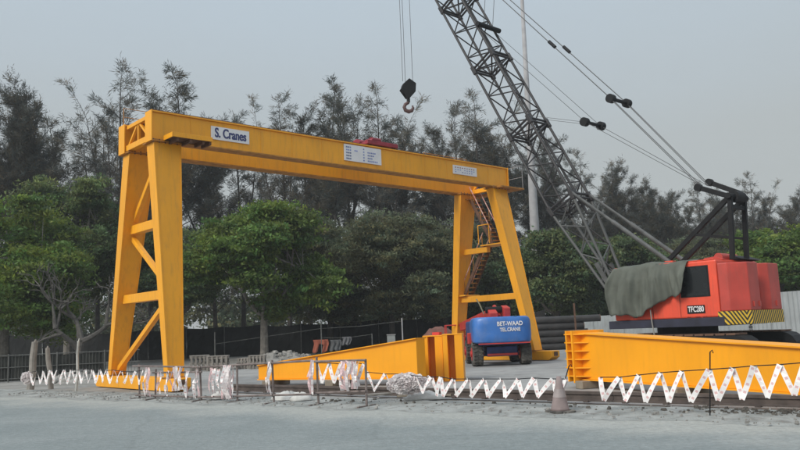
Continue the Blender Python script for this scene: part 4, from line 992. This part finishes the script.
def cloth(label, px0, px1, py0, py1, m, legs):
    z0 = at(px0, py0, a[1])[2]; z1_ = max(.25, at(px0, py1, a[1])[2]); X0 = at(px0, py0, a[1])[0]; X1 = at(px1, py0, a[1])[0]; wd = X1-X0; hh = z0-z1_
    mb = MB(); NX, NZ = 14, 10; vs = []; keep = []
    for i in range(NX+1):
        for j in range(NZ+1):
            t = i/NX; s = j/NZ; vs.append((t*wd+.05*math.sin(s*5), .05*math.sin(t*16+s)+.02*random.uniform(-1, 1), z0-s*hh*(1+.08*math.sin(t*11))))
    fs = []
    for i in range(NX):
        for j in range(NZ):
            t = (i+.5)/NX
            if legs and j > 3 and abs(t-.5) < .14: continue
            fs.append((i*(NZ+1)+j, (i+1)*(NZ+1)+j, (i+1)*(NZ+1)+j+1, i*(NZ+1)+j+1))
    o = obj('garment', mb.add(vs, fs), m, smooth=True); o.location = (X0, a[1]-.03, 0); o.modifiers.new('s', 'SOLIDIFY').thickness = .012
    tag(o, label, 'garment')
cloth('orange red trousers hanging on the washing line', 313, 328, 340, 352.5, mat('orange_cloth', (.30, .085, .05), .9, .15, 4), True)
cloth('pale grey shirt hanging beside the orange trousers', 330, 341, 340, 351, mat('grey_cloth', (.09, .095, .10), .9, .15, 4), False)
cloth('light grey shirt hanging last on the washing line', 342, 351, 337, 345, mat('light_grey_cloth', (.13, .135, .145), .9, .15, 4), False)
# white box on a post and brownish mound
c = gnd(392, 357); o = thing('white_box', 'small white box on a post before the black net fence', 'box', (c[0], c[1], 0))
zb0, zb1 = at(392, 349, c[1])[2], at(392, 335, c[1])[2]
obj('post', MB().box(-.05, .05, -.05, .05, 0, zb0), wirem, o); obj('cabinet', MB().box(-.24, .24, -.2, .2, zb0, zb1), mat('dull_white', (.24, .26, .26), .7, .1), o, bev=.02); obj('cabinet_lid', MB().box(-.27, .27, -.23, .23, zb1+.002, zb1+.04), concp, o)
c = gnd(440, 357); mb = MB(); vs = []; NX, NY = 16, 10
for i in range(NX+1):
    for j in range(NY+1):
        t = -1+2*i/NX; q = -1+2*j/NY; vs.append((t*1.35, q*.9, max(0, 1.62*(1-abs(t)**3)*(1-abs(q)**3)*(1+.05*random.uniform(-1, 1)))))
o = obj('covered_load', mb.add(vs, [(i*(NY+1)+j, (i+1)*(NY+1)+j, (i+1)*(NY+1)+j+1, i*(NY+1)+j+1) for i in range(NX) for j in range(NY)]), mat('red_brown_sheet', (.16, .07, .055), .85, .2, 3, bump=.4), smooth=True); o.location = (c[0], c[1], 0)
tag(o, 'load under a reddish brown sheet beyond the pocketed girder', 'covered load')
# high mast
Y_ = 61.; b0 = at(541, 335, Y_); t0 = at(533, 170, Y_); t1 = at(521.5, -5, Y_)
lm = thing('high_mast', 'tall tapering grey mast rising behind the lattice boom', 'mast', (b0[0], Y_, 0))
xt = t1[0]-b0[0]
obj('shaft', MB().tube([(0, 0, 0), (xt*.25, 0, 9.6), (xt*.6, 0, 17.8), (xt*1.15, 0, 30)], [.43, .37, .24, .13], 16), concp, lm, smooth=True)
obj('head_frame', MB().tube([(xt*1.15, 0, 29.8), (xt*1.15, 0, 30.2)], .9, 12), gsteel, lm)
for k in range(6):
    a_ = k*math.pi/3; obj('floodlight', MB().box(xt*1.15+1.0*math.cos(a_)-.2, xt*1.15+1.0*math.cos(a_)+.2, math.sin(a_)-.2, math.sin(a_)+.2, 29.4, 29.75), gsteel, lm)

# ------------------------------------------------------------------ trees
def quads_mesh(name, C, A, B, m, tint=None):
    """many leaf-sized rhombs: centre C, half axes A and B"""
    n_ = len(C); v = np.empty((n_, 4, 3), np.float32); v[:, 0] = C-A; v[:, 1] = C+B; v[:, 2] = C+A; v[:, 3] = C-B
    me = bpy.data.meshes.new(name); me.vertices.add(n_*4); me.vertices.foreach_set('co', v.ravel())
    me.loops.add(n_*4); me.loops.foreach_set('vertex_index', np.arange(n_*4, dtype=np.int32))
    me.polygons.add(n_); me.polygons.foreach_set('loop_start', np.arange(0, n_*4, 4, dtype=np.int32)); me.polygons.foreach_set('loop_total', np.full(n_, 4, np.int32))
    me.update(calc_edges=True); me.materials.append(m)
    t_ = np.ones((n_, 3)) if tint is None else np.asarray(tint)
    q_ = np.ones((n_, 4, 4), np.float32); q_[:, :, :3] = t_[:, None, :]; a_ = me.color_attributes.new('tint', 'FLOAT_COLOR', 'POINT'); a_.data.foreach_set('color', q_.ravel()); return me
def rtint(rg, k, lo=.65, hi=1.5):
    v = rg.uniform(lo, hi); w = rg.uniform(-.2, .3); return np.tile(np.array([v*(1+w), v, v*(1-.8*w)]), (k, 1))*rg.uniform(.85, 1.15, (k, 1))
def unit(v): return v/(np.linalg.norm(v, axis=-1, keepdims=True)+1e-9)
def broadleaf(seed, height, rx, ry, cz, rz, nclump, nleaf, m, bm, lsize=.17, trunk_r=.28, fork=.28, asp=.5, nl=24):
    rg = np.random.default_rng(seed); rr = random.Random(seed)
    # crown made of overlapping lobes so that the outline is uneven
    lob = []
    for k in range(nl):
        a = rg.uniform(0, 6.283); q = math.sqrt(rg.uniform(.05, 1)); zz = rg.uniform(-.85, .9)
        f = math.sqrt(max(.1, 1-zz*zz)); lob.append((np.array([rx*.84*q*f*math.cos(a), ry*.84*q*f*math.sin(a), cz+rz*.78*zz]), rg.uniform(.18, .37)))
    cl_ = []
    while len(cl_) < nclump:
        c, s = lob[rg.integers(nl)]; d = unit(rg.normal(size=3)); r = rg.uniform(.2, 1.1)**.6
        p = c+d*np.array([rx, ry, rz])*s*r
        if p[2] < cz-rz*1.0: continue
        cl_.append(p)
    cl_ = np.array(cl_)
    C, A, B, T = [], [], [], []
    for p in cl_:
        k = int(nleaf*rg.uniform(.5, 1.4)); r = rg.uniform(.35, .8)
        off = rg.normal(size=(k, 3))*np.array([r, r, r*.36])*.55
        nrm = unit(rg.normal(size=(k, 3))*1.0+np.array([0, -.25, .8])); t = unit(np.cross(nrm, rg.normal(size=(k, 3)))); b = np.cross(nrm, t)
        sz = lsize*rg.uniform(.6, 1.35, size=(k, 1)); C.append(p+off); A.append(t*sz); B.append(b*sz*asp); T.append(rtint(rg, k))
    crown = quads_mesh('crown', np.concatenate(C), np.concatenate(A), np.concatenate(B), m, np.concatenate(T))
    # trunk and limbs
    mb = MB(); h0 = height*fork; lean = np.array([rg.uniform(-.2, .2), rg.uniform(-.2, .2), 0])
    mb.tube([(0, 0, 0), tuple(lean*.3+[0, 0, h0*.25]), tuple(lean+[0, 0, h0])], [trunk_r*1.3, trunk_r, trunk_r*.85], 10); top = lean+[0, 0, h0]
    forks = []
    for q in range(4):
        a = q*1.57+rg.uniform(-.4, .4); f1 = top+np.array([math.cos(a)*rx*.28, math.sin(a)*ry*.28, (cz-h0)*rg.uniform(.45, .8)]); f0 = top*.6+f1*.4+np.array([math.cos(a), math.sin(a), -.3])*rx*.05
        mb.tube([top*.985, f0, f1], [trunk_r*.62, trunk_r*.5, trunk_r*.36], 8); forks.append(f1)
    for c, s in lob:
        e_ = c.copy(); e_[2] += rz*.1; fk = min(forks, key=lambda f: np.linalg.norm(f-e_)); mid = fk*.5+e_*.5+rg.normal(size=3)*.25
        mb.tube([fk, mid, mid*.5+e_*.5+rg.normal(size=3)*.15, e_], [trunk_r*.3, trunk_r*.22, trunk_r*.14, trunk_r*.06], 6)
        for q in range(6):
            t2 = cl_[rg.integers(len(cl_))]
            if np.linalg.norm(t2-mid) < max(rx, rz)*.75: mb.tube([mid, (mid+t2)/2+rg.normal(size=3)*.12, t2], [trunk_r*.16, trunk_r*.1, trunk_r*.03], 5)
    tk = mb.mesh('trunk'); tk.materials.append(bm); return crown, tk
def casuarina(seed, h, m, dens=1., spread=.2, wisp=1., base=.16):
    """feathery she-oak: several leaders, ascending plumes, thin drooping needles"""
    rg = np.random.default_rng(seed); mb = MB(); C, A, B, T = [], [], [], []
    leaders = [(0., h, np.zeros(3), rg.uniform(-.06, .06, 2)*h)]
    for q in range(rg.integers(2, 4)): leaders.append((h*rg.uniform(.3, .55), h*rg.uniform(.72, .93), None, rg.uniform(-.16, .16, 2)*h))
    def tp(z): t = z/h; return np.array([leaders[0][3][0]*t*t+.2*math.sin(t*6+seed), leaders[0][3][1]*t*t, z])
    for li, (z0, z1, _, sw) in enumerate(leaders):
        b0 = tp(z0)
        def lp(t, z0=z0, z1=z1, b0=b0, sw=sw, li=li):
            if li == 0: return tp(z1*t)
            return b0+np.array([sw[0]*(t**.8), sw[1]*(t**.8), (z1-z0)*t])
        r0 = .25 if li == 0 else .12
        mb.tube([lp(t) for t in np.linspace(0, .98, 9)], list(np.linspace(r0, .02, 9)), 7)
        nb = int((54 if li == 0 else 24)*dens)
        for k in range(nb):
            t = (base if li == 0 else .2)+(1-(base if li == 0 else .2))*((k+rg.random())/nb); p0 = lp(min(t, .985)); az = rg.uniform(0, 6.283); hh = p0[2]/h
            ln = h*spread*(1.24-hh)**.65*rg.choice([.35, .6, .85, 1.35])*rg.uniform(.8, 1.15); el = rg.uniform(.2, .85)+.55*hh
            d = np.array([math.cos(az)*math.cos(el), math.sin(az)*math.cos(el), math.sin(el)]); wind = np.array([.22, 0, 0])*ln
            n_ = 7; P = [p0+d*ln*s+wind*s*s+np.array([0, 0, -.06*ln*s*s]) for s in np.linspace(0, 1, n_)]
            mb.tube(P, list(np.linspace(.04*(1.2-hh)+.012, .006, n_)), 4, cap=False)
            for q in range(int(ln*5.2*dens)+4):
                s = rg.uniform(.12, 1.0)**.75; f = s*(n_-1); i = min(int(f), n_-2); p = P[i]*(1-(f-i))+P[i+1]*(f-i)
                k2 = rg.integers(12, 26); ax = unit(d*rg.uniform(.5, 1.2)+rg.normal(size=3)*.5+np.array([.15, 0, .1])); sl = rg.uniform(.4, 1.25)*(1.15-.5*s)
                pos = rg.uniform(0, 1, (k2, 1)); c = p+ax*sl*pos+rg.normal(size=(k2, 3))*.05*(1+pos)
                dr = unit(ax*1.0+rg.normal(size=(k2, 3))*.45+np.array([.1, 0, -.35])); sd_ = unit(np.cross(dr, rg.normal(size=(k2, 3))))
                L_ = rg.uniform(.08, .24, (k2, 1))*wisp; C.append(c+dr*L_); A.append(dr*L_); B.append(sd_*.021); T.append(rtint(rg, k2, .7, 1.3))
    crown = quads_mesh('crown', np.concatenate(C), np.concatenate(A), np.concatenate(B), m, np.concatenate(T))
    tk = mb.mesh('trunk'); tk.materials.append(barkd); return crown, tk
def plant(name, label, cat, P, rz, sc, meshes, group=None):
    t_ = thing(name, label, cat, (P[0], P[1], 0), rz, group); t_.scale = sc if hasattr(sc, '__len__') else (sc, sc, sc)
    for nm, me in zip(('crown', 'trunk'), meshes):
        o = bpy.data.objects.new(nm, me); COL.objects.link(o); o.parent = t_
    return t_
# broadleaf trees
def ground_at(px, Y): return at(px, 330, Y)
big = broadleaf(21, 10.5, 6.1, 4.8, 5.75, 4.0, 1500, 62, leaf_a, bark, .125, .26, .24)
plant('broadleaf_tree', 'round spreading green tree with pale forked trunk behind the crates', 'tree', ground_at(264, 50), 0, (1, 1, 1.09), big)
lt = broadleaf(5, 12, 6.0, 5, 6.2, 5.3, 1700, 62, leaf_c, bark, .125, .3, .2, .45, 30)
plant('broadleaf_tree', 'bushy bright green tree behind the wire fence and leaning posts', 'tree', ground_at(4, 47), 1.1, (1, 1, 1.02), lt)
lt2 = broadleaf(8, 12.5, 5.0, 4.5, 7.6, 4.6, 1300, 62, leaf_e, bark, .13, .3, .3, .4, 30)
plant('broadleaf_tree', 'dark green tree rising behind the bare tree', 'tree', ground_at(68, 55), .4, (1, 1, 1.16), lt2)
md1 = broadleaf(31, 11, 5.2, 4.5, 6.4, 4.5, 1100, 62, leaf_b, barkd, .15, .22, .25, .26, 32)
plant('broadleaf_tree', 'dull grey green tree seen through the gantry opening beside the washing line', 'tree', ground_at(392, 56), 0, (1.0, 1, .97), md1)
plant('broadleaf_tree', 'dull green tree behind the gantry stair frame', 'tree', ground_at(447, 60), 2.2, (1.0, 1, .95), md1)
plant('broadleaf_tree', 'dull tree filling the gap between the two round green trees', 'tree', ground_at(330, 59), 4.0, (1.05, 1, .98), md1)
plant('broadleaf_tree', 'dark bushy tree behind the leg of the gantry above the crates', 'tree', ground_at(180, 58), 1.5, (1.0, 1, .85), lt2)
rt = broadleaf(44, 8, 4.6, 4, 4.6, 3.6, 1000, 62, leaf_d, barkd, .125, .24, .25)
plant('broadleaf_tree', 'dark green bushy tree behind the pipe stack and boom foot', 'tree', ground_at(560, 57), 0, (1.05, 1, 1.08), rt)
plant('broadleaf_tree', 'low dark tree behind the gantry end and boom lift', 'tree', ground_at(505, 62), 2, (1, 1, 1), rt)
plant('broadleaf_tree', 'dark tree behind the tarpaulin covered cab', 'tree', ground_at(635, 62), 3, (1.1, 1, 1.05), rt)
plant('broadleaf_tree', 'dull tree behind the A frame mast of the crane', 'tree', ground_at(705, 66), 5, (.9, .9, .8), md1)
rt2 = broadleaf(47, 7.5, 4.2, 4, 4.3, 3.2, 900, 62, leaf_a, barkd, .125, .24, .25)
plant('broadleaf_tree', 'lighter green bush tree rising behind the crane counterweight', 'tree', ground_at(785, 52), 0, (1.1, 1, .98), rt2)
# bare tree
def bare(seed):
    rg = np.random.default_rng(seed); mb = MB()
    def grow(p, d, ln, r, lv):
        pts = [p]; rs = [r]
        for k in range(4):
            d = unit(d+rg.normal(size=3)*.16+np.array([0, 0, .05])); p = p+d*ln/4; pts.append(p); rs.append(r*(1-.14*(k+1)))
        mb.tube(pts, rs, 7 if lv < 3 else 4, cap=lv > 2)
        if lv < 5:
            for q in range(rg.integers(3, 5) if lv < 2 else rg.integers(2, 4)):
                az = rg.uniform(0, 6.283); sp = rg.uniform(.45, 1.05); nd = unit(d*math.cos(sp)+unit(np.cross(d, [math.cos(az), math.sin(az), .3]))*math.sin(sp)); nd[2] = max(nd[2], -.05)
                grow(pts[-1 if q < 2 else 3], unit(nd), ln*rg.uniform(.66, .9), r*.6, lv+1)
    grow(np.zeros(3), np.array([.0, 0, 1.]), 1.9, .30, 0)
    tk = mb.mesh('trunk'); tk.materials.append(barkp); return tk
c = gnd(75, 376); t_ = thing('bare_tree', 'leafless pale grey tree with spreading branches by the wire fence', 'tree', (c[0], c[1], 0)); t_.scale = (1.02, .9, .92)
o = bpy.data.objects.new('trunk', bare(12)); COL.objects.link(o); o.parent = t_
# casuarinas
ca = [casuarina(1, 22, needle, 1.25, .22, 1.2), casuarina(2, 24, needle2, .66, .17, 1.3), casuarina(3, 22, needle, .95, .16, 1.2), casuarina(4, 20, needle, 1.2, .21, 1.1), casuarina(6, 21, needle2, .8, .15, 1.2)]
hts = [22, 24, 22, 20, 21]
trees = [(-22, 118, 66, 0), (8, 112, 64, 0), (38, 96, 66, 3), (62, 128, 72, 2), (118, 70, 66, 1), (100, 130, 74, 4), (150, 150, 76, 3), (181, 82, 70, 2), (212, 132, 72, 0), (240, 128, 76, 4), (285, 100, 70, 1), (305, 125, 76, 3), (325, 92, 68, 2), (347, 108, 72, 4), (378, 94, 70, 1), (402, 128, 75, 3), (430, 140, 78, 0), (457, 118, 74, 4), (476, 100, 72, 1), (495, 138, 74, 3), (520, 150, 78, 2), (552, 150, 80, 0), (578, 158, 78, 1), (604, 172, 84, 3), (630, 185, 86, 4), (652, 190, 84, 3), (676, 200, 88, 0), (700, 186, 86, 1), (724, 200, 90, 3), (748, 178, 88, 1), (770, 205, 90, 0), (792, 196, 86, 3), (818, 190, 88, 2), (842, 200, 90, 0), (594, 205, 72, 0), (620, 214, 74, 3), (646, 208, 73, 0), (668, 220, 75, 3), (690, 214, 74, 0), (716, 222, 76, 3), (742, 214, 75, 0), (764, 226, 74, 3), (786, 218, 76, 0), (810, 224, 74, 3)]
desc = ['dark dense casuarina beyond the net fence above the leaning posts', 'broad dark casuarina above the bushy bright green tree', 'full dark casuarina beside a gap of sky left of the gantry', 'thin casuarina between the dense dark ones and the wispy one', 'tallest wispy pale casuarina behind the gantry far leg', 'sparse casuarina low behind the gantry far leg', 'low dense casuarina seen through the end frame of the gantry', 'slim dark casuarina tip rising above the handrail of the gantry', 'dark casuarina behind the S. Cranes board', 'pale thin casuarina behind the girder next to the S. Cranes board', 'wispy casuarina rising over the round green tree', 'dense casuarina behind the girder over the round green tree', 'tall dark casuarina rising over the girder before the data board', 'thin casuarina close beside the tall dark one near the data board', 'wispy casuarina rising behind the red hoist trolley', 'dense casuarina just beyond the red hoist trolley', 'broad casuarina behind the girder beyond the trolley', 'thin casuarina rising over the small board of the girder', 'tall wispy casuarina over the stair end of the gantry', 'dense casuarina behind the gantry end handrail', 'slim casuarina between the gantry end and the mast', 'broad casuarina behind the lattice boom', 'wispy casuarina behind the lower lattice boom', 'dense casuarina behind the boom backstops', 'thin casuarina behind the grey backstop tubes', 'dense casuarina above the canvas covered cab', 'broad casuarina above the cab window', 'wispy casuarina behind the pendant harness of the crane', 'dense casuarina behind the A frame mast', 'wispy casuarina just behind the mast head of the crane', 'broad casuarina above the crane counterweight', 'dense casuarina over the lighter green bush tree', 'slim casuarina past the lighter green bush tree', 'last broad casuarina of the far row past the bush tree']+['low leafy casuarina '+q for q in ('behind the boom foot and pipe stack', 'behind the middle of the boom backstops', 'above the front of the canvas sheet', 'above the middle of the canvas sheet', 'between the canvas sheet and the crane mast struts', 'behind the sloping struts of the crane mast', 'behind the upright posts of the crane mast', 'above the notch of the counterweight', 'above the rear corner of the counterweight', 'beyond the tall corrugated sheet fence')]
rr = random.Random(9)
for k, (px, py, Y, v) in enumerate(trees):
    P = at(px, py, Y); sc = P[2]/hts[v]; wd_ = sc*rr.uniform(.95, 1.15)
    plant('casuarina_tree', desc[k], 'tree', (P[0], Y, 0), rr.uniform(0, 6.28), (wd_, wd_, sc), ca[v], 'casuarina trees behind the yard')
# far wood that closes the view between the trunks
rg = np.random.default_rng(77); C, A, B, T = [], [], [], []
for k in range(1900):
    x_ = rg.uniform(-75, 85); y_ = rg.uniform(92, 108); top = (7.5+2*math.sin(x_*.4)+1.5*math.sin(x_*.93+1))*(1.0 if x_ < 25 else .75); z_ = rg.uniform(.2, 1)**.8*top
    k2 = 34; off = rg.normal(size=(k2, 3))*np.array([.9, .7, .55]); nrm = unit(rg.normal(size=(k2, 3))+[0, -.3, .5]); t = unit(np.cross(nrm, rg.normal(size=(k2, 3)))); b = np.cross(nrm, t); sz = rg.uniform(.18, .42, (k2, 1))
    C.append(np.array([x_, y_, z_])+off); A.append(t*sz); B.append(b*sz*.55); T.append(rtint(rg, k2))
o = obj('far_wood', quads_mesh('far_wood', np.concatenate(C), np.concatenate(A), np.concatenate(B), leaf_b, np.concatenate(T)), None); tag(o, 'dark mass of undergrowth closing the view behind the trees', 'wood', kind='stuff')

# ------------------------------------------------------------------ thin haze over the yard
hz = MB().box(-690, 690, -110, 880, -1, 62); ho = obj('haze', hz, None); ho['kind'] = 'stuff'; ho['label'] = 'thin pale haze hanging over the yard and trees'; ho['category'] = 'haze'
hm = bpy.data.materials.new('thin_haze'); hm.use_nodes = True; hn = hm.node_tree.nodes; hn.clear(); ho_ = hn.new('ShaderNodeOutputMaterial'); pv_ = hn.new('ShaderNodeVolumePrincipled')
pv_.inputs['Color'].default_value = (.86, .9, .95, 1); pv_.inputs['Density'].default_value = .0007; hm.node_tree.links.new(pv_.outputs[0], ho_.inputs['Volume']); ho.data.materials.append(hm)
